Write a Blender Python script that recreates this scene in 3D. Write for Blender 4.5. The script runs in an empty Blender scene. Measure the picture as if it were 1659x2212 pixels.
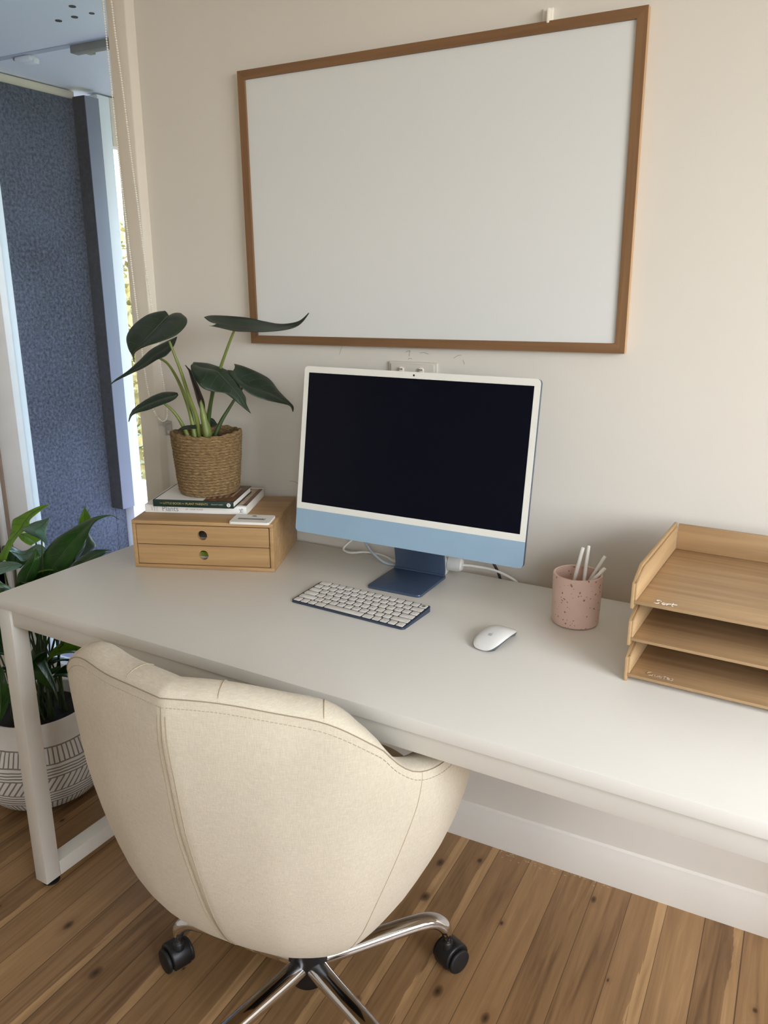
import bpy, bmesh, math, random
from mathutils import Vector, Matrix, noise as mnoise
random.seed(7)
S = bpy.context.scene
COL = S.collection
PI = math.pi
rad = math.radians

# ------------------------------------------------------------------ materials
def new_mat(name):
    m = bpy.data.materials.new(name); m.use_nodes = True
    nt = m.node_tree; nt.nodes.clear()
    out = nt.nodes.new('ShaderNodeOutputMaterial')
    b = nt.nodes.new('ShaderNodeBsdfPrincipled')
    nt.links.new(b.outputs[0], out.inputs[0])
    return m, nt, b
def lin(c):
    f = lambda v: v/12.92 if v <= .04045 else ((v+.055)/1.055)**2.4
    return (f(c[0]/255), f(c[1]/255), f(c[2]/255), 1)
def N(nt, t, **kw):
    n = nt.nodes.new(t)
    for k, v in kw.items():
        if k in n.inputs.keys() if hasattr(n.inputs, 'keys') else False: n.inputs[k].default_value = v
        else: setattr(n, k, v)
    return n
def Mth(nt, op, a, b=None, clamp=False):
    n = nt.nodes.new('ShaderNodeMath'); n.operation = op; n.use_clamp = clamp
    for i, v in enumerate((a, b)):
        if v is None: continue
        if isinstance(v, (int, float)): n.inputs[i].default_value = v
        else: nt.links.new(v, n.inputs[i])
    return n.outputs[0]
def Mix(nt, fac, a, b, mode='MIX'):
    n = nt.nodes.new('ShaderNodeMix'); n.data_type = 'RGBA'; n.blend_type = mode
    for i, v in ((0, fac), (6, a), (7, b)):
        if isinstance(v, (int, float)): n.inputs[i].default_value = v
        elif isinstance(v, tuple): n.inputs[i].default_value = v
        else: nt.links.new(v, n.inputs[i])
    return n.outputs[2]
def Ramp(nt, fac, stops):
    n = nt.nodes.new('ShaderNodeValToRGB'); nt.links.new(fac, n.inputs[0])
    e = n.color_ramp.elements
    while len(e) < len(stops): e.new(.5)
    for el, (p, c) in zip(e, stops): el.position = p; el.color = c
    return n.outputs[0]
def Coord(nt, scale=(1, 1, 1), rot=(0, 0, 0), kind='Object'):
    tc = nt.nodes.new('ShaderNodeTexCoord'); mp = nt.nodes.new('ShaderNodeMapping')
    mp.inputs['Scale'].default_value = scale; mp.inputs['Rotation'].default_value = rot
    nt.links.new(tc.outputs[kind], mp.inputs[0]); return mp.outputs[0]
def Noise(nt, vec, scale, detail=3, rough=.5, dist=0):
    n = nt.nodes.new('ShaderNodeTexNoise'); n.inputs['Scale'].default_value = scale
    n.inputs['Detail'].default_value = detail; n.inputs['Roughness'].default_value = rough
    n.inputs['Distortion'].default_value = dist
    nt.links.new(vec, n.inputs['Vector']); return n.outputs[0]
def Bump(nt, b, h, strength=.3, dist=.001):
    n = nt.nodes.new('ShaderNodeBump'); n.inputs['Strength'].default_value = strength
    n.inputs['Distance'].default_value = dist
    nt.links.new(h, n.inputs['Height']); nt.links.new(n.outputs[0], b.inputs['Normal'])
def plain(name, col, rough=.5, metal=0, spec=.5, var=0, vscale=20, bump=0, bscale=200, bdist=.0005, coat=0):
    m, nt, b = new_mat(name)
    b.inputs['Roughness'].default_value = rough; b.inputs['Metallic'].default_value = metal
    b.inputs['Specular IOR Level'].default_value = spec
    if coat: b.inputs['Coat Weight'].default_value = coat; b.inputs['Coat Roughness'].default_value = .08
    c = lin(col)
    vec = Coord(nt)
    n = Noise(nt, vec, vscale, 4)
    v = var or .02
    lo = tuple(x*(1-v) for x in c[:3])+(1,); hi = tuple(min(1, x*(1+v)) for x in c[:3])+(1,)
    nt.links.new(Ramp(nt, n, [(.3, lo), (.7, hi)]), b.inputs['Base Color'])
    if bump: Bump(nt, b, Noise(nt, vec, bscale, 3), bump, bdist)
    return m
def wood(name, c1, c2, axis='X', scale=1.0, rough=.45, streak=1.0):
    """bamboo / oak: fine streaks that run along one axis"""
    m, nt, b = new_mat(name)
    sc = {'X': (1.2, 34, 34), 'Y': (34, 1.2, 34), 'Z': (34, 34, 1.2)}[axis]
    vec = Coord(nt, tuple(s*scale for s in sc))
    n1 = Noise(nt, vec, 2.2, 5, .6, .4)
    sc2 = {'X': (.6, 9, 9), 'Y': (9, .6, 9), 'Z': (9, 9, .6)}[axis]
    n2 = Noise(nt, Coord(nt, tuple(s*scale for s in sc2)), 3, 2)
    f = Mth(nt, 'ADD', Mth(nt, 'MULTIPLY', n1, .65*streak), Mth(nt, 'MULTIPLY', n2, .45))
    nt.links.new(Ramp(nt, f, [(.36, lin(c1)), (.72, lin(c2))]), b.inputs['Base Color'])
    b.inputs['Roughness'].default_value = rough
    Bump(nt, b, n1, .12, .0004)
    return m

M = {}
M['wall'] = plain('wall_paint', (220, 215, 206), .7, spec=.25, var=.015, vscale=3, bump=.15, bscale=90, bdist=.001)
M['wall_white'] = plain('skirting_paint', (222, 218, 210), .55, var=.02, vscale=4)
M['ceiling'] = plain('ceiling_paint', (232, 228, 220), .8)
M['trim'] = plain('trim_paint', (214, 206, 192), .5, var=.02, vscale=5)
M['frame_white'] = plain('white_door_frame', (236, 240, 246), .4, var=.03, vscale=12)
M['frame_line'] = plain('tan_seal', (150, 132, 118), .6)
M['desk'] = plain('desk_laminate', (231, 228, 220), .36, var=.012, vscale=7, bump=.06, bscale=700, bdist=.0002)
M['desk_edge'] = plain('desk_edge_band', (212, 203, 188), .45, var=.012)
M['desk_metal'] = plain('white_powder_coat', (216, 212, 202), .42, var=.012, bump=.05, bscale=900, bdist=.0002)
M['black_rubber'] = plain('black_rubber', (22, 22, 23), .6)
M['black_plastic'] = plain('black_plastic', (20, 20, 22), .42, bump=.1, bscale=600)
M['chrome'] = plain('chrome', (225, 225, 226), .06, metal=1)
M['steel'] = plain('dull_steel', (176, 172, 164), .45, metal=.4)
M['oak'] = wood('oak_frame', (106, 76, 48), (140, 104, 70), 'X', .8)
M['oak_v'] = wood('oak_frame_upright', (106, 76, 48), (140, 104, 70), 'Z', .8)
M['oak_lit_edge'] = wood('oak_edge_lit_tone', (176, 138, 98), (200, 162, 120), 'Z', .8)  # same oak made paler, light on the side faces put into the colour
M['board'] = plain('whiteboard_enamel', (222, 224, 223), .22, var=.008, vscale=2)
M['bamboo'] = wood('bamboo', (152, 118, 78), (186, 150, 104), 'X')
M['bamboo_y'] = wood('bamboo_deep', (156, 120, 80), (190, 154, 110), 'Y')
M['bamboo_tray'] = wood('bamboo_tray', (158, 128, 92), (190, 158, 118), 'X', 1, .5)
M['bamboo_tray_y'] = wood('bamboo_tray_side', (168, 136, 96), (202, 170, 128), 'Y', 1, .5)
M['mac_white'] = plain('bezel_white', (230, 229, 222), .25)
M['mac_blue'] = plain('chin_pale_blue', (146, 174, 196), .42)
M['mac_case'] = plain('case_steel_blue', (88, 104, 126), .35, metal=.6)
M['mac_stand'] = plain('stand_navy_aluminium', (88, 106, 134), .38, metal=.6)
M['screen'] = plain('screen_glass', (2, 4, 20), .15, spec=.2)
M['key_white'] = plain('key_white', (226, 222, 214), .5)
M['legend'] = plain('key_legend_grey', (120, 118, 116), .6)
M['kb_body'] = plain('keyboard_slate_aluminium', (74, 86, 108), .38, metal=.6)
M['kb_dark'] = plain('keyboard_well', (34, 38, 48), .6)
M['mouse'] = plain('mouse_white', (228, 228, 225), .12, coat=.3)
M['mouse_base'] = plain('mouse_base_grey', (96, 102, 110), .35, metal=.5)
M['mark_grey'] = plain('mark_grey', (176, 177, 177), .35)
M['cable'] = plain('cable_white', (226, 226, 222), .45)
M['cable_blue'] = plain('cable_pale_blue', (190, 206, 222), .6)
M['cable_black'] = plain('cable_black', (18, 18, 19), .5)
M['plug'] = plain('plug_white', (206, 206, 204), .4)
M['pen'] = plain('pen_white', (240, 238, 232), .55)
M['paper'] = plain('page_white', (236, 233, 226), .7)
M['book_white'] = plain('book_white', (236, 234, 230), .45)
M['book_green'] = plain('book_dark_green', (18, 44, 36), .45)
M['gold'] = plain('title_gold', (186, 170, 112), .5)
M['ink_grey'] = plain('title_grey', (128, 128, 126), .6)
M['ink_dark'] = plain('ink_dark', (48, 48, 50), .6)
M['chalk'] = plain('white_ink', (240, 238, 232), .6)
M['chalk_dull'] = plain('pale_ink', (196, 180, 158), .6)
M['photo_brown'] = plain('cover_photo_brown', (104, 72, 52), .4, var=.5, vscale=60)
M['photo_tan'] = plain('cover_photo_tan', (176, 150, 124), .4, var=.35, vscale=50)
M['lime'] = plain('lime_paper', (150, 168, 40), .6, var=.3, vscale=60)
M['soil'] = plain('potting_soil', (38, 30, 24), .95, var=.4, vscale=120, bump=.8, bscale=150, bdist=.004)
M['plate'] = plain('switch_plate', (206, 201, 190), .35)
M['switch'] = plain('switch_white', (238, 233, 222), .3)
M['orange'] = plain('switch_orange_mark', (222, 138, 104), .5)
M['bead'] = plain('chain_bead', (242, 238, 228), .35)
M['soffit'] = plain('soffit_paint', (226, 232, 244), .5, var=.02, vscale=2)
M['joint'] = plain('soffit_joint', (176, 184, 200), .6)
M['out_white'] = plain('exterior_white', (236, 240, 246), .5, var=.02, vscale=6)
M['out_cream_and_bounce'] = plain('exterior_cream_and_bounce', (226, 214, 196), .5, var=.05, vscale=6)  # cream of the screen's top rail; on the beam, painted-in warm bounce
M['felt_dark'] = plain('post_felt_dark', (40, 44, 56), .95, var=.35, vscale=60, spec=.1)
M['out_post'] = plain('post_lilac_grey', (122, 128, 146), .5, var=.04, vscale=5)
M['out_grey'] = plain('bracket_grey', (136, 134, 128), .6, var=.1)
M['deck'] = plain('deck_paint', (150, 146, 164), .6, var=.06)
M['brown_scuff'] = plain('scuff_grey', (172, 164, 152), .8)
M['seam'] = plain('seam_thread', (182, 166, 140), .9)
M['fold'] = plain('seam_fold', (160, 145, 120), .9)

def m_carpet():
    m, nt, b = new_mat('felt_blue_grey')
    v = Coord(nt)
    n = Noise(nt, v, 70, 5, .8); n2 = Noise(nt, v, 1.6, 3)
    f = Mth(nt, 'ADD', Mth(nt, 'MULTIPLY', n, .8), Mth(nt, 'MULTIPLY', n2, .25))
    nt.links.new(Ramp(nt, f, [(.40, lin((30, 35, 46))), (.64, lin((100, 109, 130)))]), b.inputs['Base Color'])
    b.inputs['Roughness'].default_value = .95; b.inputs['Specular IOR Level'].default_value = .1
    Bump(nt, b, n, .5, .003); return m
M['carpet'] = m_carpet()

def m_floor():
    m, nt, b = new_mat('timber_floor')
    tc = nt.nodes.new('ShaderNodeTexCoord'); sp = nt.nodes.new('ShaderNodeSeparateXYZ')
    nt.links.new(tc.outputs['Object'], sp.inputs[0]); X, Y = sp.outputs[0], sp.outputs[1]
    Wd = .083
    xb = Mth(nt, 'DIVIDE', X, Wd); idx = Mth(nt, 'FLOOR', xb); fr = Mth(nt, 'FRACT', xb)
    wn = nt.nodes.new('ShaderNodeTexWhiteNoise'); wn.noise_dimensions = '1D'
    nt.links.new(idx, wn.inputs['W'])
    rnd = wn.outputs[0]
    off = Mth(nt, 'MULTIPLY', rnd, 37)
    wn2 = nt.nodes.new('ShaderNodeTexWhiteNoise'); wn2.noise_dimensions = '2D'
    cb = nt.nodes.new('ShaderNodeCombineXYZ'); nt.links.new(idx, cb.inputs[0])
    nt.links.new(cb.outputs[0], wn2.inputs['Vector']); tone = wn2.outputs[0]
    c2 = nt.nodes.new('ShaderNodeCombineXYZ')
    nt.links.new(Mth(nt, 'MULTIPLY', X, 22), c2.inputs[0]); nt.links.new(Mth(nt, 'ADD', Mth(nt, 'MULTIPLY', Y, 1.3), off), c2.inputs[1]); nt.links.new(off, c2.inputs[2])
    g1 = Noise(nt, c2.outputs[0], 1.6, 6, .62, 1.1)
    c3 = nt.nodes.new('ShaderNodeCombineXYZ')
    nt.links.new(Mth(nt, 'MULTIPLY', X, 120), c3.inputs[0]); nt.links.new(Mth(nt, 'ADD', Mth(nt, 'MULTIPLY', Y, 3), off), c3.inputs[1])
    g2 = Noise(nt, c3.outputs[0], 1, 3)
    # pale sapwood edges on some boards
    sap = Mth(nt, 'MULTIPLY', Mth(nt, 'GREATER_THAN', Mth(nt, 'ADD', fr, Mth(nt, 'MULTIPLY', Mth(nt, 'SUBTRACT', g1, .5), .5)), .74), Mth(nt, 'GREATER_THAN', rnd, .42))
    f = Mth(nt, 'ADD', Mth(nt, 'MULTIPLY', g1, .7), Mth(nt, 'MULTIPLY', g2, .22))
    f = Mth(nt, 'ADD', f, Mth(nt, 'MULTIPLY', Mth(nt, 'SUBTRACT', tone, .5), .2))
    f = Mth(nt, 'ADD', f, Mth(nt, 'MULTIPLY', sap, .26))
    col = Ramp(nt, f, [(.22, lin((100, 74, 48))), (.44, lin((140, 108, 74))), (.62, lin((160, 126, 88))), (.84, lin((190, 154, 110)))])
    # knots
    vo = nt.nodes.new('ShaderNodeTexVoronoi'); vo.voronoi_dimensions = '2D'; vo.inputs['Scale'].default_value = 1
    c4 = nt.nodes.new('ShaderNodeCombineXYZ')
    nt.links.new(Mth(nt, 'MULTIPLY', Mth(nt, 'ADD', X, Mth(nt, 'MULTIPLY', g1, .012)), 7.5), c4.inputs[0])
    nt.links.new(Mth(nt, 'MULTIPLY', Y, 4.4), c4.inputs[1]); nt.links.new(c4.outputs[0], vo.inputs['Vector'])
    sc = nt.nodes.new('ShaderNodeSeparateColor'); nt.links.new(vo.outputs['Color'], sc.inputs[0])
    r = Mth(nt, 'ADD', Mth(nt, 'MULTIPLY', sc.outputs[0], .08), .02)
    k = Mth(nt, 'SUBTRACT', 1, Mth(nt, 'DIVIDE', vo.outputs['Distance'], r), True)
    k = Mth(nt, 'MULTIPLY', Mth(nt, 'POWER', k, .7), Mth(nt, 'GREATER_THAN', sc.outputs[1], .4))
    halo = Mth(nt, 'SUBTRACT', 1, Mth(nt, 'DIVIDE', vo.outputs['Distance'], Mth(nt, 'MULTIPLY', r, 2.6)), True)
    halo = Mth(nt, 'MULTIPLY', Mth(nt, 'MULTIPLY', halo, .5), Mth(nt, 'GREATER_THAN', sc.outputs[1], .4))
    col = Mix(nt, halo, col, lin((104, 70, 42)))
    col = Mix(nt, k, col, lin((44, 28, 18)))
    # gaps
    gap = Mth(nt, 'LESS_THAN', Mth(nt, 'MINIMUM', fr, Mth(nt, 'SUBTRACT', 1, fr)), Mth(nt, 'ADD', .008, Mth(nt, 'MULTIPLY', Mth(nt, 'GREATER_THAN', rnd, .7), .008)))
    gp = gap
    col = Mix(nt, Mth(nt, 'MULTIPLY', gp, .75), col, lin((50, 32, 20)))
    nt.links.new(col, b.inputs['Base Color'])
    b.inputs['Roughness'].default_value = .38
    b.inputs['Specular IOR Level'].default_value = .35
    Bump(nt, b, Mth(nt, 'SUBTRACT', Mth(nt, 'MULTIPLY', g1, .3), gp), .25, .001)
    return m
M['floor'] = m_floor()

def m_fabric():
    m, nt, b = new_mat('cream_linen')
    a = Noise(nt, Coord(nt, (900, 900, 70)), 1, 3, .6); c = Noise(nt, Coord(nt, (90, 90, 1100)), 1, 3, .6)
    d = Noise(nt, Coord(nt), 6, 4)
    f = Mth(nt, 'ADD', Mth(nt, 'MULTIPLY', Mth(nt, 'ADD', a, c), .38), Mth(nt, 'MULTIPLY', d, .24))
    nt.links.new(Ramp(nt, f, [(.32, lin((194, 183, 162))), (.62, lin((220, 210, 189)))]), b.inputs['Base Color'])
    b.inputs['Roughness'].default_value = .95; b.inputs['Specular IOR Level'].default_value = .12
    b.inputs['Sheen Weight'].default_value = .15
    Bump(nt, b, Mth(nt, 'ADD', a, c), .35, .0008)
    return m
M['fabric'] = m_fabric()

def m_speckle():
    m, nt, b = new_mat('speckled_pink_ceramic')
    v = Coord(nt)
    vo = nt.nodes.new('ShaderNodeTexVoronoi'); vo.inputs['Scale'].default_value = 190
    nv = nt.nodes.new('ShaderNodeTexNoise'); nv.inputs['Scale'].default_value = 60
    nt.links.new(v, nv.inputs['Vector'])
    vm = nt.nodes.new('ShaderNodeVectorMath'); vm.operation = 'MULTIPLY_ADD'
    vm.inputs[1].default_value = (.012, .012, .012)
    nt.links.new(nv.outputs[1], vm.inputs[0]); nt.links.new(v, vm.inputs[2])
    nt.links.new(vm.outputs[0], vo.inputs['Vector'])
    sc = nt.nodes.new('ShaderNodeSeparateColor'); nt.links.new(vo.outputs['Color'], sc.inputs[0])
    r = Mth(nt, 'MULTIPLY', Mth(nt, 'POWER', sc.outputs[0], 2), .42)
    k = Mth(nt, 'LESS_THAN', vo.outputs['Distance'], r)
    k = Mth(nt, 'MULTIPLY', k, Mth(nt, 'GREATER_THAN', sc.outputs[1], .4))
    base = Ramp(nt, Noise(nt, v, 14, 3), [(.3, lin((214, 182, 168))), (.7, lin((226, 196, 182)))])
    nt.links.new(Mix(nt, Mth(nt, 'MULTIPLY', k, .85), base, lin((140, 92, 72))), b.inputs['Base Color'])
    b.inputs['Roughness'].default_value = .5
    return m
M['cup'] = m_speckle()

def m_rope():
    m, nt, b = new_mat('seagrass_rope')
    tc = nt.nodes.new('ShaderNodeTexCoord'); sp = nt.nodes.new('ShaderNodeSeparateXYZ')
    nt.links.new(tc.outputs['Object'], sp.inputs[0])
    ang = Mth(nt, 'ARCTAN2', sp.outputs[1], sp.outputs[0])
    cb = nt.nodes.new('ShaderNodeCombineXYZ')
    nt.links.new(Mth(nt, 'ADD', Mth(nt, 'MULTIPLY', ang, 9), Mth(nt, 'MULTIPLY', sp.outputs[2], 300)), cb.inputs[0])
    nt.links.new(Mth(nt, 'MULTIPLY', sp.outputs[2], 420), cb.inputs[1])
    nt.links.new(Mth(nt, 'FLOOR', Mth(nt, 'MULTIPLY', sp.outputs[2], 142)), cb.inputs[2])
    n = Noise(nt, cb.outputs[0], 1.0, 4, .65)
    nt.links.new(Ramp(nt, n, [(.3, lin((72, 55, 36))), (.5, lin((134, 108, 74))), (.72, lin((192, 166, 124)))]), b.inputs['Base Color'])
    b.inputs['Roughness'].default_value = .85; b.inputs['Specular IOR Level'].default_value = .2
    Bump(nt, b, n, .9, .003)
    return m
M['rope'] = m_rope()

def m_leaf(name, c1, c2, back, trans=.25, rough=.38):
    m, nt, b = new_mat(name)
    v = Coord(nt)
    n = Noise(nt, v, 30, 3)
    geo = nt.nodes.new('ShaderNodeNewGeometry')
    top = Ramp(nt, n, [(.3, lin(c1)), (.7, lin(c2))])
    nt.links.new(Mix(nt, geo.outputs['Backfacing'], top, lin(back)), b.inputs['Base Color'])
    b.inputs['Roughness'].default_value = rough
    b.inputs['Specular IOR Level'].default_value = .35
    tr = nt.nodes.new('ShaderNodeBsdfTranslucent'); tr.inputs[0].default_value = lin(back)
    mx = nt.nodes.new('ShaderNodeMixShader'); mx.inputs[0].default_value = trans
    out = [x for x in nt.nodes if x.type == 'OUTPUT_MATERIAL'][0]
    nt.links.new(b.outputs[0], mx.inputs[1]); nt.links.new(tr.outputs[0], mx.inputs[2]); nt.links.new(mx.outputs[0], out.inputs[0])
    return m
M['leaf_dark'] = m_leaf('leaf_dark_green', (30, 44, 34), (44, 58, 44), (62, 58, 44), .06, .42)
M['leaf_mid'] = m_leaf('leaf_mid_green', (32, 46, 34), (43, 58, 42), (56, 70, 46), .08, .42)
M['leaf_rolled'] = m_leaf('leaf_rolled_purple', (44, 30, 28), (64, 42, 34), (72, 46, 36), .05, .45)
M['vein'] = plain('leaf_vein', (84, 100, 74), .5)
M['stem'] = plain('stem_green', (116, 128, 62), .45, var=.15, vscale=25)
M['stem_dark'] = plain('stem_dark_green', (58, 76, 34), .5, var=.2, vscale=25)
M['lily'] = m_leaf('lily_green', (32, 66, 26), (52, 92, 34), (86, 126, 40), .3, .34)
M['lily_pale'] = m_leaf('lily_grey_green', (84, 116, 104), (108, 138, 124), (92, 128, 70), .25, .3)
M['lily_lime'] = m_leaf('lily_lime', (96, 138, 34), (124, 160, 44), (128, 168, 40), .42, .35)
M['lily_vein'] = plain('lily_vein', (66, 102, 44), .45)

def m_pot():
    m, nt, b = new_mat('carved_white_pot')
    tc = nt.nodes.new('ShaderNodeTexCoord'); sp = nt.nodes.new('ShaderNodeSeparateXYZ')
    nt.links.new(tc.outputs['Object'], sp.inputs[0]); Z = sp.outputs[2]
    ang = Mth(nt, 'ARCTAN2', sp.outputs[1], sp.outputs[0])
    wob = Mth(nt, 'MULTIPLY', Mth(nt, 'SUBTRACT', Noise(nt, tc.outputs['Object'], 22, 2), .5), .006)
    Zw = Mth(nt, 'ADD', Z, wob)
    def band(a, c): return Mth(nt, 'MULTIPLY', Mth(nt, 'GREATER_THAN', Zw, a), Mth(nt, 'LESS_THAN', Zw, c))
    def hl(z, w=.0017): return Mth(nt, 'LESS_THAN', Mth(nt, 'ABSOLUTE', Mth(nt, 'SUBTRACT', Zw, z)), w)
    def dash(n, slope, w): 
        q = Mth(nt, 'ADD', Mth(nt, 'MULTIPLY', Mth(nt, 'ADD', ang, Mth(nt, 'MULTIPLY', wob, 4)), n/(2*PI)), Mth(nt, 'MULTIPLY', Z, slope))
        return Mth(nt, 'LESS_THAN', Mth(nt, 'FRACT', q), w)
    acc = None
    items = [hl(z) for z in POT_LINES]
    items.append(Mth(nt, 'MULTIPLY', band(*POT_B1), dash(84, 0, .3)))
    items.append(Mth(nt, 'MULTIPLY', band(*POT_B2), dash(68, -40, .3)))
    items.append(Mth(nt, 'MULTIPLY', band(*POT_B3), dash(80, 0, .3)))
    for it in items: acc = it if acc is None else Mth(nt, 'MAXIMUM', acc, it)
    base = Ramp(nt, Noise(nt, tc.outputs['Object'], 9, 4), [(.3, lin((214, 211, 206))), (.7, lin((230, 228, 224)))])
    nt.links.new(Mix(nt, acc, base, lin((130, 126, 122))), b.inputs['Base Color'])
    b.inputs['Roughness'].default_value = .8
    Bump(nt, b, Mth(nt, 'SUBTRACT', 0, acc), .6, .0015)
    return m
POT_LINES = [.212, .171, .160, .152, .144, .136, .091, .081, .072, .063, .054]
POT_B1 = (.171, .212); POT_B2 = (.091, .136); POT_B3 = (.012, .054)
M['pot'] = m_pot()

def m_glass():
    m = bpy.data.materials.new('window_glass'); m.use_nodes = True; nt = m.node_tree; nt.nodes.clear()
    out = nt.nodes.new('ShaderNodeOutputMaterial'); t = nt.nodes.new('ShaderNodeBsdfTransparent'); g = nt.nodes.new('ShaderNodeBsdfGlossy')
    t.inputs[0].default_value = (.93, .96, .99, 1)
    g.inputs['Roughness'].default_value = .02
    ge = nt.nodes.new('ShaderNodeNewGeometry'); dp = nt.nodes.new('ShaderNodeVectorMath'); dp.operation = 'DOT_PRODUCT'
    nt.links.new(ge.outputs['Incoming'], dp.inputs[0]); nt.links.new(ge.outputs['Normal'], dp.inputs[1])
    sch = Mth(nt, 'POWER', Mth(nt, 'SUBTRACT', 1, Mth(nt, 'ABSOLUTE', dp.outputs['Value'])), 5)
    fz = Mth(nt, 'ADD', Mth(nt, 'MULTIPLY', sch, .95), .035)
    mx = nt.nodes.new('ShaderNodeMixShader')
    nt.links.new(fz, mx.inputs[0]); nt.links.new(t.outputs[0], mx.inputs[1]); nt.links.new(g.outputs[0], mx.inputs[2]); nt.links.new(mx.outputs[0], out.inputs[0])
    return m
M['glass'] = m_glass()
def m_foliage():
    m, nt, b = new_mat('autumn_foliage')
    n = Noise(nt, Coord(nt), 5, 4, .7)
    nt.links.new(Ramp(nt, n, [(.3, lin((84, 88, 62))), (.48, lin((150, 144, 96))), (.62, lin((190, 172, 116))), (.75, lin((186, 170, 156)))]), b.inputs['Base Color'])
    b.inputs['Roughness'].default_value = .8
    return m
M['foliage'] = m_foliage()
M['hill'] = plain('far_hill', (150, 176, 176), .9, var=.1, vscale=.4)
M['trunk'] = plain('bark', (92, 78, 62), .9, var=.2)

# ------------------------------------------------------------------ mesh helpers
def finish(o, smooth):
    me = o.data
    if smooth:
        me.polygons.foreach_set('use_smooth', [True]*len(me.polygons))
        try: me.set_sharp_from_angle(angle=rad(smooth))
        except Exception: pass
def pmat(o):
    return Matrix.Translation(o.location) @ o.rotation_euler.to_matrix().to_4x4()
def world_of(o):
    m = pmat(o)
    return world_of(o.parent) @ m if o.parent else m
def obj(name, bm, mats, parent=None, world=False, smooth=40, kind=None, loc=None, rot=None, recalc=True):
    if world and parent is not None: bm.transform(world_of(parent).inverted())
    if recalc: bmesh.ops.recalc_face_normals(bm, faces=bm.faces)
    me = bpy.data.meshes.new(name); bm.to_mesh(me); bm.free()
    for m in (mats if isinstance(mats, (list, tuple)) else [mats]): me.materials.append(m)
    o = bpy.data.objects.new(name, me); COL.objects.link(o)
    if parent is not None: o.parent = parent
    if loc: o.location = loc
    if rot: o.rotation_euler = rot
    if kind: o['kind'] = kind
    finish(o, smooth)
    return o
def thing(name, label, cat, loc=(0, 0, 0), rz=0, group=None):
    o = bpy.data.objects.new(name, None); COL.objects.link(o)
    o.empty_display_size = .05
    o.location = loc; o.rotation_euler = (0, 0, rz)
    o['label'] = label; o['category'] = cat
    if group: o['group'] = group
    return o
def tag(o, label, cat, group=None, kind=None):
    o['label'] = label; o['category'] = cat
    if group: o['group'] = group
    if kind: o['kind'] = kind
    return o
def struct(name, bm, m, parent=None, smooth=40):
    return obj(name, bm, m, parent, smooth=smooth, kind='structure' if parent is None else None)
def BM(): return bmesh.new()
def box(bm, x0, x1, y0, y1, z0, z1, bev=0, mi=0, seg=2):
    r = bmesh.ops.create_cube(bm, size=1)
    vs = r['verts']
    for v in vs:
        v.co = Vector(((x0+x1)/2+v.co.x*(x1-x0), (y0+y1)/2+v.co.y*(y1-y0), (z0+z1)/2+v.co.z*(z1-z0)))
    fs = {f for v in vs for f in v.link_faces}
    if bev:
        es = {e for v in vs for e in v.link_edges}
        rr = bmesh.ops.bevel(bm, geom=list(es), offset=bev, segments=seg, profile=.5, affect='EDGES', clamp_overlap=True)
        fs = set(rr['faces']) | {f for f in fs if f.is_valid}
    for f in fs:
        if f.is_valid: f.material_index = mi
    return vs
def prism(bm, pts, h0, h1, mi=0, axis='Z', bev=0):
    """closed polygon (u,v) extruded from h0 to h1 along axis"""
    def P(u, v, h):
        return {'Z': (u, v, h), 'Y': (u, h, v), 'X': (h, u, v)}[axis]
    a = [bm.verts.new(P(u, v, h0)) for u, v in pts]; b = [bm.verts.new(P(u, v, h1)) for u, v in pts]
    n = len(pts); fs = [bm.faces.new(a[::-1]), bm.faces.new(b)]
    es = list(fs[0].edges)+list(fs[1].edges)
    for i in range(n): fs.append(bm.faces.new((a[i], a[(i+1) % n], b[(i+1) % n], b[i])))
    bmesh.ops.recalc_face_normals(bm, faces=fs)
    for f in fs: f.material_index = mi
    if bev:
        rr = bmesh.ops.bevel(bm, geom=es, offset=bev, segments=2, profile=.5, affect='EDGES', clamp_overlap=True)
        for f in rr['faces']: f.material_index = mi
def rrect(x0, x1, y0, y1, r, n=6, corners=(1, 1, 1, 1)):
    pts = []
    for (cx, cy, a0, on) in ((x1-r, y0+r, -90, corners[1]), (x1-r, y1-r, 0, corners[2]), (x0+r, y1-r, 90, corners[3]), (x0+r, y0+r, 180, corners[0])):
        if not on:
            pts.append((x1 if cx > (x0+x1)/2 else x0, y1 if cy > (y0+y1)/2 else y0)); continue
        for i in range(n+1):
            a = rad(a0+90*i/n); pts.append((cx+r*math.cos(a), cy+r*math.sin(a)))
    return pts
def lathe(bm, prof, n=48, c=(0, 0), mi=0, close_bottom=True, close_top=False):
    rings = []
    for r, z in prof:
        rings.append([bm.verts.new((c[0]+r*math.cos(2*PI*i/n), c[1]+r*math.sin(2*PI*i/n), z)) for i in range(n)])
    for a, b in zip(rings, rings[1:]):
        for i in range(n):
            f = bm.faces.new((a[i], a[(i+1) % n], b[(i+1) % n], b[i])); f.material_index = mi
    if close_bottom: bm.faces.new(rings[0][::-1]).material_index = mi
    if close_top: bm.faces.new(rings[-1]).material_index = mi
def catmull(pts, sub=6):
    pts = [Vector(p) for p in pts]; out = []
    for i in range(len(pts)-1):
        p0 = pts[max(i-1, 0)]; p1 = pts[i]; p2 = pts[i+1]; p3 = pts[min(i+2, len(pts)-1)]
        for k in range(sub):
            t = k/sub
            out.append(.5*((2*p1)+(p2-p0)*t+(2*p0-5*p1+4*p2-p3)*t*t+(3*p1-p0-3*p2+p3)*t**3))
    out.append(pts[-1]); return out
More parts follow.
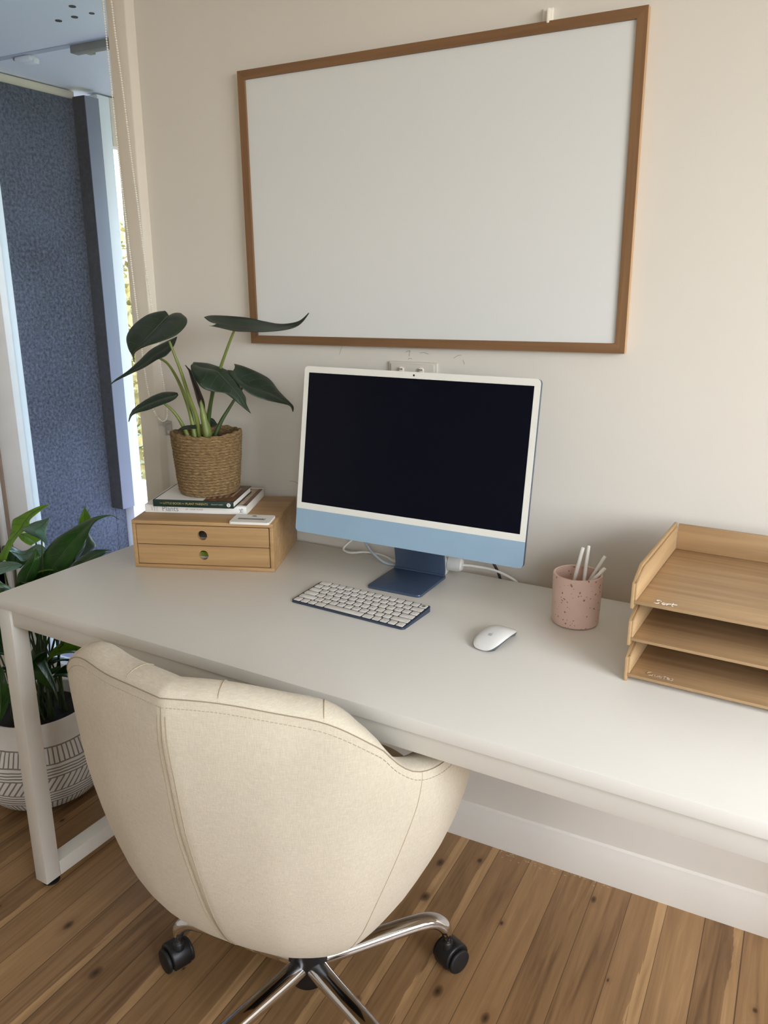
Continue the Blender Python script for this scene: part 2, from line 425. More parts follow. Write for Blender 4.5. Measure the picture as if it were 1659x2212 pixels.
def tube(bm, pts, r, n=8, mi=0, up=(0, 0, 1), flat=1.0, caps=True):
    """round (or elliptical, flat = height/width) tube along pts; r a number or a list"""
    pts = [Vector(p) for p in pts]; L = len(pts)
    rs = r if isinstance(r, (list, tuple)) else [r]*L
    rings = []; side0 = None
    for i, p in enumerate(pts):
        t = (pts[min(i+1, L-1)]-pts[max(i-1, 0)])
        t = t.normalized() if t.length > 1e-9 else Vector((0, 0, 1))
        u = Vector(up)
        if side0 is None:
            s = t.cross(u)
            if s.length < 1e-3: s = t.cross(Vector((1, 0, 0)))
        else:
            s = side0-t*side0.dot(t)
            if s.length < 1e-4: s = t.cross(u)
        s.normalize(); side0 = s; w = s.cross(t)
        rings.append([bm.verts.new(p+(s*math.cos(2*PI*k/n)+w*flat*math.sin(2*PI*k/n))*rs[i]) for k in range(n)])
    fs = []
    for a, b in zip(rings, rings[1:]):
        for k in range(n): fs.append(bm.faces.new((a[k], a[(k+1) % n], b[(k+1) % n], b[k])))
    if caps: fs += [bm.faces.new(rings[0][::-1]), bm.faces.new(rings[-1])]
    for f in fs: f.material_index = mi
    bmesh.ops.recalc_face_normals(bm, faces=fs)
_tc = {}
def text_geo(s, size, align='CENTER'):
    k = (s, size, align)
    if k in _tc: return _tc[k]
    cu = bpy.data.curves.new('t', 'FONT'); cu.body = s; cu.size = size; cu.align_x = align; cu.align_y = 'CENTER'; cu.resolution_u = 3
    o = bpy.data.objects.new('t', cu); COL.objects.link(o)
    dg = bpy.context.evaluated_depsgraph_get(); me = bpy.data.meshes.new_from_object(o.evaluated_get(dg))
    g = ([v.co.copy() for v in me.vertices], [tuple(p.vertices) for p in me.polygons])
    bpy.data.objects.remove(o); bpy.data.curves.remove(cu); bpy.data.meshes.remove(me)
    _tc[k] = g; return g
def add_text(bm, s, size, mat4, mi=0, align='CENTER', bold=0):
    vs, fs = text_geo(s, size, align)
    nv = [bm.verts.new(mat4 @ v) for v in vs]
    for f in fs:
        try: bm.faces.new([nv[i] for i in f]).material_index = mi
        except ValueError: pass
def plane_mat(o, ex, ey):
    ex = Vector(ex).normalized(); ey = Vector(ey).normalized(); ez = ex.cross(ey)
    m = Matrix((ex, ey, ez)).transposed().to_4x4(); m.translation = Vector(o); return m
def disc(bm, r, mat4, n=24, mi=0):
    vs = [bm.verts.new(mat4 @ Vector((r*math.cos(2*PI*i/n), r*math.sin(2*PI*i/n), 0))) for i in range(n)]
    f = bm.faces.new(vs); f.material_index = mi; return f
def stroke(bm, pts, r, mat4, mi=0, n=5):
    tube(bm, [mat4 @ Vector((p[0], p[1], 0)) for p in catmull([(a, b, 0) for a, b in pts], 4)], r, n, mi)
IM_O, IM_X, IM_Y, IM_N = [-0.51487, -0.22341, 0.92442] , [0.99997, -0.00764, 0.0] , [0.00119, 0.15587, 0.98778] , [-0.00754, -0.98775, 0.15588]
PENS = [([-0.1538, -0.2241, 0.7656], [-0.1339, -0.1939, 0.9061], 'tall white pen leftmost in the pink cup'), ([-0.1252, -0.2256, 0.7656], [-0.1274, -0.1739, 0.905], 'tall upright white pen second from left in the pink cup'), ([-0.150, -0.213, 0.7656], [-0.0945, -0.1700, 0.8869], 'slanted white pen leaning right in the pink cup, the longer one'), ([-0.1691, -0.2233, 0.7656], [-0.0856, -0.2073, 0.875], 'slanted white pen leaning right in the pink cup, the shorter one')]
MOUSE_RZ = -.15
CHAIN1 = [[-1.4388, -0.041, 2.55], [-1.4375, -0.041, 2.0754], [-1.4325, -0.041, 1.83], [-1.4262, -0.041, 1.65], [-1.4146, -0.041, 1.42], [-1.4085, -0.041, 1.30], [-1.398, -0.041, 1.16], [-1.3867, -0.041, 1.09], [-1.376, -0.041, 1.064], [-1.3639, -0.041, 1.0480], [-1.355, -0.041, 1.041], [-1.3476, -0.041, 1.0385]]
CHAIN2 = [[-1.3476, -0.041, 1.0385], [-1.335, -0.041, 1.0455], [-1.329, -0.041, 1.07], [-1.332, -0.041, 1.1205], [-1.3428, -0.041, 1.2103], [-1.3590, -0.041, 1.3727], [-1.3669, -0.041, 1.4499], [-1.3774, -0.041, 1.6049], [-1.3874, -0.041, 1.7314], [-1.3961, -0.041, 1.8709], [-1.4101, -0.041, 2.0716], [-1.43, -0.041, 2.55]]
CABLES = [('power_cable', [(-.604, -.088, .7568), (-.635, -.082, .7568), (-.675, -.064, .768), (-.71, -.045, .79), (-.735, -.03, .83), (-.72, -.02, .95), (-.62, -.022, 1.15)], .003, 'cable_blue', 'pale blue cable curving from the computer stand up behind the screen'),
 ('charging_cable', [(-.735, -.022, .80), (-.752, -.032, .783), (-.768, -.05, .762), (-.745, -.058, .7566), (-.70, -.056, .765), (-.65, -.056, .764), (-.618, -.066, .7575), (-.59, -.078, .7565)], .0027, 'cable', 'white cable looped on the desk under the left side of the screen'),
 ('plug_cable', [(-.4375, -.066, .7778), (-.41, -.062, .778), (-.37, -.056, .775), (-.335, -.05, .764), (-.312, -.04, .745), (-.30, -.03, .70)], .003, 'cable', 'white cable running from the plug over the back desk edge'),
 ('black_cable', [(-.58, -.02, 1.15), (-.46, -.018, .92), (-.41, -.02, .82), (-.382, -.024, .785), (-.36, -.028, .75), (-.34, -.028, .68)], .0034, 'cable_black', 'thin black cable hanging behind the right side of the computer')]
PLUG_AT = (-.442, -.066, .7532)
CHAIR_RZ = 0.10
SPOKE0 = 46
CASTOR = [200, 180, 150, 180, 180]
ZT_BOOKS = .7531+.0002+.117+.0002+.0195+.0008+.0168+.001
POT_PROF = [(0.0998, 0.0), (0.1208, 0.004), (0.147, 0.022), (0.1712, 0.055), (0.1837, 0.095), (0.1869, 0.13), (0.1806, 0.165), (0.1659, 0.2), (0.1533, 0.225), (0.146, 0.25), (0.1439, 0.268), (0.1397, 0.272), (0.1344, 0.27), (0.1333, 0.25), (0.1365, 0.23)]
LILY_N = 34
SKY = 1.0
P_RIGHT = 58
P_FRONT = 4
EXPO = 0.0
SUN = 20
LEAF_A={'a':[[[-1.1281,-0.2393,1.345],[-1.1156,-0.2418,1.3349],[-1.0847,-0.2353,1.3404]],[[-1.1554,-0.2363,1.3424],[-1.1121,-0.2586,1.3282],[-1.052,-0.2534,1.3293]],[[-1.1768,-0.2479,1.335],[-1.1198,-0.2716,1.3141],[-1.0353,-0.2786,1.3144]],[[-1.1882,-0.2708,1.3198],[-1.1185,-0.3034,1.295],[-1.0358,-0.3118,1.2958]],[[-1.1835,-0.2995,1.3044],[-1.1153,-0.3334,1.2784],[-1.0554,-0.3416,1.2829]],[[-1.166,-0.3306,1.2869],[-1.1206,-0.351,1.2642],[-1.0826,-0.3582,1.2731]],[[-1.1431,-0.3505,1.2663],[-1.1221,-0.3589,1.2555],[-1.1029,-0.3622,1.2636]],[[-1.1273,-0.3568,1.2531],[-1.1196,-0.3607,1.2497],[-1.1142,-0.3614,1.255]],[[-1.1179,-0.3619,1.2377],[-1.1175,-0.3615,1.2376],[-1.1171,-0.3612,1.2376]]],'b':[[[-1.1505,-0.1797,1.282],[-1.1506,-0.1797,1.2809],[-1.1507,-0.1798,1.2798]],[[-1.1751,-0.1743,1.2743],[-1.1639,-0.1845,1.2653],[-1.1517,-0.1938,1.2586]],[[-1.206,-0.1743,1.2633],[-1.1839,-0.1949,1.2509],[-1.1585,-0.2127,1.2389]],[[-1.2279,-0.1929,1.248],[-1.2021,-0.2104,1.2369],[-1.1754,-0.2271,1.2294]],[[-1.2434,-0.2192,1.2225],[-1.225,-0.2298,1.2141],[-1.2029,-0.2438,1.2109]],[[-1.255,-0.2487,1.1999],[-1.2456,-0.2539,1.1964],[-1.2318,-0.2619,1.1956]],[[-1.2702,-0.2814,1.1789],[-1.2703,-0.2815,1.1772],[-1.2696,-0.2809,1.1755]],[[-1.2765,-0.2932,1.1654],[-1.2758,-0.2926,1.1642],[-1.275,-0.2919,1.1642]],[[-1.2731,-0.2969,1.1504],[-1.2727,-0.2966,1.1504],[-1.2723,-0.2962,1.1504]]],'c':[[[-1.0035,-0.2516,1.3337],[-0.9768,-0.2421,1.3192],[-0.9766,-0.2681,1.3163]],[[-1.0164,-0.2101,1.3356],[-0.9738,-0.2264,1.3176],[-0.9645,-0.2578,1.3131]],[[-1.0064,-0.1622,1.3331],[-0.959,-0.2007,1.3106],[-0.9308,-0.2357,1.3049]],[[-0.9813,-0.1212,1.3279],[-0.9411,-0.1724,1.3088],[-0.9135,-0.2079,1.3024]],[[-0.954,-0.0981,1.3201],[-0.9221,-0.1431,1.3068],[-0.8957,-0.1797,1.301]],[[-0.9208,-0.0829,1.3138],[-0.8975,-0.1091,1.3059],[-0.871,-0.1325,1.3034]],[[-0.8884,-0.0816,1.3155],[-0.8767,-0.0914,1.3098],[-0.8581,-0.1018,1.3086]],[[-0.8587,-0.0827,1.3226],[-0.8554,-0.0838,1.3201],[-0.8482,-0.0869,1.3198]],[[-0.8343,-0.0816,1.3404],[-0.8339,-0.0813,1.3399],[-0.8335,-0.0809,1.3393]]],'d':[[[-1.0542,-0.2488,1.2226],[-1.0607,-0.2345,1.2253],[-1.0711,-0.2172,1.2277]],[[-1.0369,-0.2668,1.2113],[-1.0386,-0.2289,1.2163],[-1.0581,-0.1799,1.2219]],[[-1.0103,-0.2836,1.1945],[-1.0115,-0.2125,1.2097],[-1.0426,-0.1602,1.2116]],[[-0.9937,-0.2826,1.1787],[-0.9898,-0.2137,1.1948],[-1.02,-0.1541,1.2038]],[[-0.9784,-0.2697,1.1703],[-0.969,-0.2157,1.1791],[-0.9965,-0.1538,1.1841]],[[-0.9574,-0.2518,1.1658],[-0.9529,-0.2152,1.1639],[-0.9707,-0.1712,1.1632]],[[-0.9491,-0.2316,1.1501],[-0.9416,-0.2121,1.1493],[-0.9486,-0.1853,1.1488]],[[-0.9368,-0.2146,1.1306],[-0.9357,-0.2071,1.1318],[-0.9384,-0.1963,1.1346]],[[-0.9262,-0.199,1.1141],[-0.9258,-0.1987,1.1141],[-0.9254,-0.1983,1.1141]]],'e':[[[-1.006,-0.175,1.2086],[-1.0085,-0.1509,1.2041],[-1.0248,-0.1253,1.2182]],[[-0.9875,-0.1855,1.1965],[-1.0086,-0.1378,1.1884],[-1.025,-0.0927,1.2103]],[[-0.9628,-0.1842,1.1739],[-0.9974,-0.1283,1.1713],[-1.0051,-0.0693,1.1967]],[[-0.9452,-0.1627,1.1507],[-0.963,-0.1122,1.157],[-0.9757,-0.0509,1.177]],[[-0.9244,-0.1385,1.138],[-0.9336,-0.1004,1.1462],[-0.9474,-0.053,1.1501]],[[-0.9077,-0.1112,1.129],[-0.9085,-0.0922,1.1322],[-0.9187,-0.0615,1.1322]],[[-0.8931,-0.0857,1.1194],[-0.8934,-0.0794,1.118],[-0.8948,-0.0674,1.1163]],[[-0.8907,-0.0771,1.1031],[-0.8903,-0.0767,1.1031],[-0.8899,-0.0764,1.1031]]],'f':[[[-1.1173,-0.2302,1.1545],[-1.1166,-0.2296,1.1522],[-1.1152,-0.2284,1.1488]],[[-1.1465,-0.2156,1.1532],[-1.1227,-0.2347,1.1469],[-1.1012,-0.2558,1.1443]],[[-1.1699,-0.2224,1.1514],[-1.1317,-0.2555,1.1433],[-1.1001,-0.2812,1.1388]],[[-1.1886,-0.2383,1.1431],[-1.1465,-0.2747,1.1359],[-1.1181,-0.2965,1.1309]],[[-1.1971,-0.2652,1.1313],[-1.1629,-0.2952,1.1265],[-1.1377,-0.3131,1.122]],[[-1.195,-0.2962,1.12],[-1.1716,-0.3157,1.1188],[-1.1573,-0.3232,1.1165]],[[-1.1853,-0.3207,1.1097],[-1.181,-0.3237,1.1083],[-1.1716,-0.3288,1.1086]],[[-1.1819,-0.331,1.0951],[-1.1816,-0.3307,1.094],[-1.1808,-0.33,1.0939]]],'g':[[[-1.1001,-0.2155,1.2197],[-1.0997,-0.2152,1.2186],[-1.0994,-0.2149,1.2176]],[[-1.0963,-0.2124,1.2131],[-1.0856,-0.219,1.2044],[-1.0901,-0.2071,1.2064]],[[-1.0925,-0.2091,1.19],[-1.0776,-0.2175,1.1807],[-1.0822,-0.2004,1.182]],[[-1.0867,-0.2042,1.1567],[-1.0716,-0.2123,1.153],[-1.0752,-0.1944,1.1551]],[[-1.0823,-0.2004,1.1286],[-1.0674,-0.2062,1.1281],[-1.0697,-0.1897,1.1303]],[[-1.0761,-0.1952,1.1002],[-1.0676,-0.1985,1.1002],[-1.0694,-0.1894,1.101]]],'h':[[[-1.075,-0.2861,1.075],[-1.0746,-0.2857,1.075],[-1.0742,-0.2854,1.0749]],[[-1.0782,-0.2626,1.0809],[-1.0709,-0.2695,1.0793],[-1.0561,-0.2832,1.0794]],[[-1.0659,-0.2521,1.0836],[-1.0587,-0.2591,1.0809],[-1.0449,-0.2736,1.0799]],[[-1.0545,-0.2425,1.0831],[-1.0474,-0.2495,1.0803],[-1.041,-0.2572,1.0776]]],'i':[[[-1.0815,-0.1604,1.0869],[-1.081,-0.16,1.0799],[-1.0825,-0.1612,1.065]],[[-1.0868,-0.1387,1.0798],[-1.0815,-0.1473,1.0745],[-1.0774,-0.1569,1.0636]],[[-1.0805,-0.1333,1.0655],[-1.0822,-0.1348,1.0644],[-1.0777,-0.1441,1.0627]]]}
STEM_A={'a':[[-1.0943,-0.2697,1.2783],[-1.0833,-0.2669,1.246],[-1.0776,-0.2555,1.2061],[-1.0774,-0.2356,1.1499],[-1.0785,-0.213,1.0969],[-1.0826,-0.2007,1.0516]],'b':[[-1.189,-0.2058,1.2315],[-1.1646,-0.2048,1.2192],[-1.1379,-0.2083,1.1908],[-1.1119,-0.2125,1.1483],[-1.0961,-0.2122,1.1011],[-1.0852,-0.216,1.0539]],'c':[[-0.9604,-0.1993,1.3043],[-0.9833,-0.1951,1.269],[-1.0139,-0.1883,1.2192],[-1.0421,-0.1859,1.1628],[-1.0624,-0.1836,1.1053],[-1.0699,-0.1899,1.051]],'d':[[-1.0152,-0.2156,1.198],[-1.0298,-0.2084,1.1551],[-1.0487,-0.1982,1.1083],[-1.0667,-0.1938,1.0519]],'e':[[-0.9985,-0.1293,1.1635],[-1.0121,-0.1408,1.1393],[-1.0259,-0.1525,1.1127],[-1.0415,-0.1658,1.0816],[-1.054,-0.1764,1.0478]],'f':[[-1.1356,-0.2588,1.1314],[-1.1199,-0.2521,1.1172],[-1.1088,-0.2426,1.0966],[-1.1014,-0.2324,1.0699],[-1.0964,-0.2255,1.0465]]}
LEAF_L={'a':[[[-1.5492,-0.2818,0.8342],[-1.5493,-0.2819,0.8329],[-1.5493,-0.282,0.8316]],[[-1.5638,-0.3014,0.8319],[-1.5621,-0.2991,0.8264],[-1.5439,-0.3082,0.8272]],[[-1.596,-0.3111,0.8172],[-1.5767,-0.3187,0.8127],[-1.5485,-0.3311,0.8158]],[[-1.6198,-0.3264,0.8023],[-1.581,-0.3412,0.7948],[-1.5488,-0.3483,0.8062]],[[-1.6294,-0.3392,0.7926],[-1.5875,-0.35,0.7782],[-1.5513,-0.3516,0.7889]],[[-1.6263,-0.3518,0.7627],[-1.5967,-0.3623,0.7622],[-1.574,-0.3653,0.7677]],[[-1.6164,-0.372,0.7465],[-1.6054,-0.374,0.7435],[-1.5936,-0.3749,0.7417]],[[-1.623,-0.3809,0.7286],[-1.6042,-0.3891,0.7249],[-1.5923,-0.3899,0.7245]],[[-1.6343,-0.396,0.7027],[-1.612,-0.3996,0.6984],[-1.597,-0.3962,0.705]]],'b':[[[-1.5124,-0.3162,0.8118],[-1.5119,-0.3155,0.8091],[-1.5114,-0.3148,0.8064]],[[-1.5379,-0.3169,0.802],[-1.5109,-0.3308,0.8018],[-1.4907,-0.3372,0.8038]],[[-1.5597,-0.3294,0.7946],[-1.5118,-0.3487,0.7938],[-1.4863,-0.3481,0.7948]],[[-1.5776,-0.3534,0.7793],[-1.5119,-0.3657,0.7858],[-1.4882,-0.3506,0.7763]],[[-1.5362,-0.3481,0.7684],[-1.5034,-0.3543,0.7624],[-1.4959,-0.3442,0.744]]],'c':[[[-1.6499,-0.3165,0.7467],[-1.6485,-0.3147,0.7464],[-1.6472,-0.3129,0.7461]],[[-1.6289,-0.3218,0.7341],[-1.6353,-0.297,0.7354],[-1.6407,-0.2708,0.738]],[[-1.6228,-0.3136,0.722],[-1.6277,-0.2868,0.7229],[-1.6313,-0.2582,0.7291]],[[-1.6156,-0.304,0.7136],[-1.6227,-0.28,0.7136],[-1.6302,-0.2566,0.7138]]],'d':[[[-1.3246,-0.2481,0.8097],[-1.3242,-0.2476,0.8097],[-1.3239,-0.2472,0.8096]],[[-1.3394,-0.2681,0.8292],[-1.3388,-0.2672,0.8278],[-1.3382,-0.2664,0.8265]],[[-1.3995,-0.265,0.8139],[-1.3677,-0.2892,0.8208],[-1.3502,-0.2993,0.8222]],[[-1.4414,-0.271,0.7957],[-1.3945,-0.2918,0.7989],[-1.3681,-0.3065,0.8042]],[[-1.477,-0.2854,0.7738],[-1.4246,-0.2987,0.7724],[-1.3838,-0.3108,0.7768]],[[-1.5145,-0.3023,0.7471],[-1.4489,-0.3146,0.7426],[-1.3995,-0.3152,0.7504]],[[-1.5401,-0.3199,0.7143],[-1.4721,-0.329,0.7097],[-1.419,-0.3246,0.7196]],[[-1.5552,-0.3401,0.6838],[-1.4863,-0.348,0.6797],[-1.4385,-0.3341,0.6885]],[[-1.5579,-0.3604,0.6504],[-1.4979,-0.3636,0.6464],[-1.4605,-0.3469,0.6526]],[[-1.5426,-0.3734,0.6061],[-1.5151,-0.37,0.6034],[-1.4934,-0.3576,0.6097]]],'e':[[[-1.5344,-0.1783,0.7279],[-1.5337,-0.1773,0.7277],[-1.533,-0.1763,0.7275]],[[-1.5292,-0.2047,0.7156],[-1.5361,-0.1806,0.7117],[-1.5494,-0.1481,0.6963]],[[-1.5289,-0.2211,0.6931],[-1.5399,-0.1856,0.685],[-1.5453,-0.1427,0.6742]],[[-1.5398,-0.2357,0.6685],[-1.5504,-0.1998,0.6571],[-1.5592,-0.1614,0.6565]],[[-1.5563,-0.2412,0.64],[-1.5623,-0.2158,0.6309],[-1.5666,-0.188,0.6353]]],'f':[[[-1.3721,-0.2449,0.721],[-1.3721,-0.245,0.7203],[-1.3721,-0.245,0.7197]],[[-1.4151,-0.2357,0.7127],[-1.3841,-0.2611,0.72],[-1.3607,-0.2799,0.723]],[[-1.4382,-0.25,0.7107],[-1.3977,-0.2793,0.7156],[-1.3635,-0.3003,0.716]],[[-1.4544,-0.2717,0.7002],[-1.4101,-0.296,0.7044],[-1.3738,-0.3142,0.7033]],[[-1.4694,-0.2919,0.6829],[-1.4249,-0.3158,0.6875],[-1.3946,-0.3254,0.6829]],[[-1.4651,-0.3196,0.6675],[-1.4371,-0.3322,0.6674],[-1.4156,-0.3368,0.6624]]],'g':[[[-1.5186,-0.1906,0.8091],[-1.5183,-0.1901,0.8091],[-1.5179,-0.1896,0.809]],[[-1.5239,-0.1977,0.7928],[-1.5121,-0.1986,0.7933],[-1.5144,-0.1849,0.7935]],[[-1.5294,-0.205,0.7738],[-1.5141,-0.2012,0.7723],[-1.5111,-0.1804,0.7753]],[[-1.5314,-0.2077,0.7527],[-1.5182,-0.2067,0.7516],[-1.5153,-0.186,0.7532]]],'h':[[[-1.4977,-0.3801,0.7467],[-1.4972,-0.3793,0.7453],[-1.4966,-0.3786,0.7439]],[[-1.5062,-0.3915,0.7285],[-1.4841,-0.3953,0.7295],[-1.4774,-0.3863,0.7316]],[[-1.5169,-0.4059,0.7059],[-1.491,-0.4045,0.7048],[-1.4788,-0.3882,0.7092]],[[-1.5278,-0.4205,0.6808],[-1.4993,-0.4156,0.6791],[-1.4847,-0.3961,0.6803]],[[-1.5315,-0.4255,0.646],[-1.5068,-0.4257,0.6455],[-1.4948,-0.4097,0.6473]]],'i':[[[-1.5926,-0.3903,0.7297],[-1.592,-0.3895,0.7283],[-1.5914,-0.3886,0.7281]],[[-1.6037,-0.3549,0.716],[-1.5801,-0.3735,0.7176],[-1.5579,-0.3939,0.7184]],[[-1.5988,-0.3316,0.7111],[-1.5696,-0.3595,0.7124],[-1.5429,-0.3905,0.707]],[[-1.5834,-0.311,0.7233],[-1.557,-0.3425,0.7184],[-1.5306,-0.374,0.7115]],[[-1.5583,-0.3107,0.7245],[-1.5462,-0.3281,0.7158],[-1.5342,-0.3454,0.706]],[[-1.5366,-0.3151,0.716],[-1.5374,-0.3162,0.7136],[-1.5383,-0.3174,0.7112]]],'j':[[[-1.4874,-0.4331,0.7208],[-1.4874,-0.4333,0.7196],[-1.4875,-0.4334,0.7183]],[[-1.5305,-0.424,0.7183],[-1.4975,-0.4468,0.7222],[-1.4797,-0.4563,0.7171]],[[-1.5545,-0.4395,0.7192],[-1.521,-0.4615,0.718],[-1.487,-0.4829,0.7159]],[[-1.571,-0.4618,0.7121],[-1.5366,-0.4825,0.7122],[-1.5011,-0.5018,0.7099]]],'k':[[[-1.4376,-0.4165,0.335],[-1.4379,-0.417,0.3352],[-1.4382,-0.4173,0.3366]],[[-1.4494,-0.4157,0.3549],[-1.4402,-0.42,0.3593],[-1.4452,-0.4101,0.3559]],[[-1.4533,-0.4376,0.3876],[-1.4384,-0.4343,0.3965],[-1.4548,-0.4062,0.39]],[[-1.4558,-0.4577,0.4165],[-1.4452,-0.4435,0.4258],[-1.4676,-0.4066,0.417]],[[-1.4637,-0.4683,0.4368],[-1.4601,-0.4468,0.4477],[-1.4882,-0.4007,0.4407]],[[-1.4811,-0.4582,0.4478],[-1.4814,-0.4418,0.4604],[-1.4964,-0.4118,0.4612]]],'l':[[[-1.4826,-0.3598,0.4074],[-1.4827,-0.3599,0.406],[-1.4828,-0.36,0.4047]],[[-1.5076,-0.3599,0.396],[-1.4917,-0.372,0.3969],[-1.4828,-0.3769,0.3943]],[[-1.5206,-0.3773,0.391],[-1.5026,-0.3866,0.3898],[-1.4922,-0.3894,0.3895]],[[-1.5294,-0.3891,0.3845],[-1.5111,-0.398,0.3875],[-1.5086,-0.3947,0.3824]]],'m':[[[-1.5534,-0.5217,0.2988],[-1.551,-0.5186,0.295],[-1.5482,-0.5149,0.2966]],[[-1.5697,-0.5102,0.3294],[-1.5443,-0.5096,0.3331],[-1.5267,-0.5027,0.3397]],[[-1.5681,-0.5081,0.3694],[-1.5417,-0.5061,0.3699],[-1.5203,-0.4941,0.3749]],[[-1.564,-0.5025,0.4082],[-1.5389,-0.5023,0.409],[-1.5309,-0.4916,0.4112]],[[-1.5561,-0.4919,0.4452],[-1.5525,-0.487,0.4412],[-1.5497,-0.4834,0.4429]]]}

# ------------------------------------------------------------------ camera
cam = bpy.data.cameras.new('camera'); co = bpy.data.objects.new('camera', cam); COL.objects.link(co)
co.location = (.2138, -1.7013, 1.408); co.rotation_euler = (PI/2-.2793, 0, .4831)
cam.sensor_fit = 'VERTICAL'; cam.sensor_height = 24; cam.lens = 24*1728.15/2212; cam.clip_start = .05; cam.clip_end = 300
S.camera = co
DZ = .7531                     # desk top height
DA = -.0351                    # desk turn
CEIL = 2.62
# ------------------------------------------------------------------ the room
b = BM(); box(b, -2.7, 2.5, -3.8, .12, -.1, 0); struct('floor', b, M['floor'])
b = BM(); box(b, -2.7, 2.5, -3.8, .14, CEIL, CEIL+.1); struct('ceiling', b, M['ceiling'])
b = BM()
box(b, -1.46, 2.5, 0, .12, 0, CEIL); box(b, -2.7, -2.2, 0, .12, 0, CEIL); box(b, -2.2, -1.46, 0, .12, 2.36, CEIL)
wall_back = struct('wall_back', b, M['wall'])
b = BM(); box(b, -2.7, -2.6, -3.8, 0, 0, CEIL); struct('wall_left', b, M['wall'])
def holed(x, axis, a0, a1, z0, z1, lo, hi, th):
    """wall slab with one window hole"""
    bb = BM()
    def bx(u0, u1, w0, w1):
        if axis == 'X': box(bb, x, x+th, u0, u1, w0, w1)
        else: box(bb, u0, u1, x, x+th, w0, w1)
    bx(lo, a0, 0, CEIL); bx(a1, hi, 0, CEIL); bx(a0, a1, 0, z0); bx(a0, a1, z1, CEIL)
    return bb
RW = (-2.75, -.75, 1.0, 2.4)
struct('wall_right', holed(2.35, 'X', RW[0], RW[1], RW[2], RW[3], -3.8, 0, .12), M['wall'])
FW = (1.0, 2.1, 1.2, 2.3)
struct('wall_front', holed(-3.8, 'Y', FW[0], FW[1], FW[2], FW[3], -2.6, 2.35, .12), M['wall'])
def window(name, axis, x, a0, a1, z0, z1):
    bb = BM(); w = .05
    def bx(u0, u1, w0, w1, d0=0, d1=.06):
        if axis == 'X': box(bb, x+d0, x+d1, u0, u1, w0, w1, .004)
        else: box(bb, u0, u1, x+d0, x+d1, w0, w1, .004)
    bx(a0, a0+w, z0, z1); bx(a1-w, a1, z0, z1); bx(a0+w, a1-w, z0, z0+w); bx(a0+w, a1-w, z1-w, z1)
    mid = (a0+a1)/2; bx(mid-.025, mid+.025, z0+w, z1-w)
    o = struct(name, bb, M['frame_white'])
    g = BM()
    if axis == 'X': box(g, x+.028, x+.032, a0+w, a1-w, z0+w, z1-w)
    else: box(g, a0+w, a1-w, x+.028, x+.032, z0+w, z1-w)
    obj('glass', g, M['glass'], o)
window('window_1', 'X', 2.37, *RW); window('window_2', 'Y', -3.77, *FW)
# glazed door in the back wall, left of the desk
b = BM()
for x0, x1, y0, y1 in ((-2.2, -2.165, .02, .10), (-2.152, -2.05, .035, .085)): box(b, x0, x1, y0, y1, .03, 2.36, .003)
box(b, -2.05, -1.46, .035, .085, .03, .12, .003); box(b, -2.05, -1.46, .035, .085, 2.27, 2.36, .003); box(b, -1.50, -1.462, .035, .085, .12, 2.27, .003)
door = struct('door_1', b, M['frame_white'])
b = BM(); box(b, -2.166, -2.151, .03, .08, .03, 2.3); obj('weather_seal', b, M['frame_line'], door)
b = BM(); box(b, -2.05, -1.499, .058, .064, .12, 2.27); obj('glass', b, M['glass'], door)
b = BM(); box(b, -2.2, -1.46, .0, .11, 0, .03, .002); obj('sill', b, M['frame_white'], door)
# raised post between door and wall, its edge rounded
b = BM(); prism(b, [(-1.447, .03), (-1.447, -.022), (-1.444, -.026), (-1.386, -.026), (-1.382, -.023), (-1.3805, -.004), (-1.377, 0), (-1.377, .03)], 0, CEIL-.001)
struct('trim_1', b, M['trim'], smooth=50)
b = BM(); prism(b, [(-2.6, 0), (-2.6, -.02), (-2.205, -.02), (-2.2, -.015), (-2.2, .03), (-2.21, .03), (-2.21, 0)], 0, CEIL-.001)
struct('trim_2', b, M['trim'])
b = BM(); prism(b, [(0, 0), (-.015, 0), (-.015, .072), (-.010, .082), (-.006, .098), (0, .102)], -1.377, 2.35, axis='X')
struct('baseboard_back', b, M['wall_white'], smooth=30)
b = BM(); prism(b, [(2.35, 0), (2.335, 0), (2.335, .072), (2.34, .098), (2.35, .102)], -3.68, -.016, axis='Y'); struct('baseboard_right', b, M['wall_white'])
b = BM()
for x, z, L, a in ((-.62, 1.252, .012, .2), (-.612, 1.243, .014, 1.5), (-.615, 1.236, .01, .1), (-.585, 1.252, .022, -.1), (-.50, 1.243, .02, .4), (-.478, 1.24, .01, -1.1), (-.80, 1.24, .02, 1.2), (-.96, .905, .03, -.15), (-.935, .90, .02, .1)):
    m4 = plane_mat((x, -.0004, z), (1, 0, 0), (0, 0, 1))
    stroke(b, [(0, 0), (L*.5*math.cos(a), L*.5*math.sin(a)+.002), (L*math.cos(a), L*math.sin(a))], .0006, m4)
obj('scuff_marks', b, M['brown_scuff'], wall_back)
b = BM(); rr = random.Random(2)
for i in range(44):
    x = -.33+rr.random()**1.4*.28; y = -.018-abs(rr.gauss(0, .012)); a = rr.random()*PI
    box(b, x, x+.0015+.004*rr.random(), y, y+.0009, .0001, .0006)
fl = bpy.data.objects['floor']; o = obj('dust', b, M['chalk_dull'], fl); o['kind'] = 'stuff'

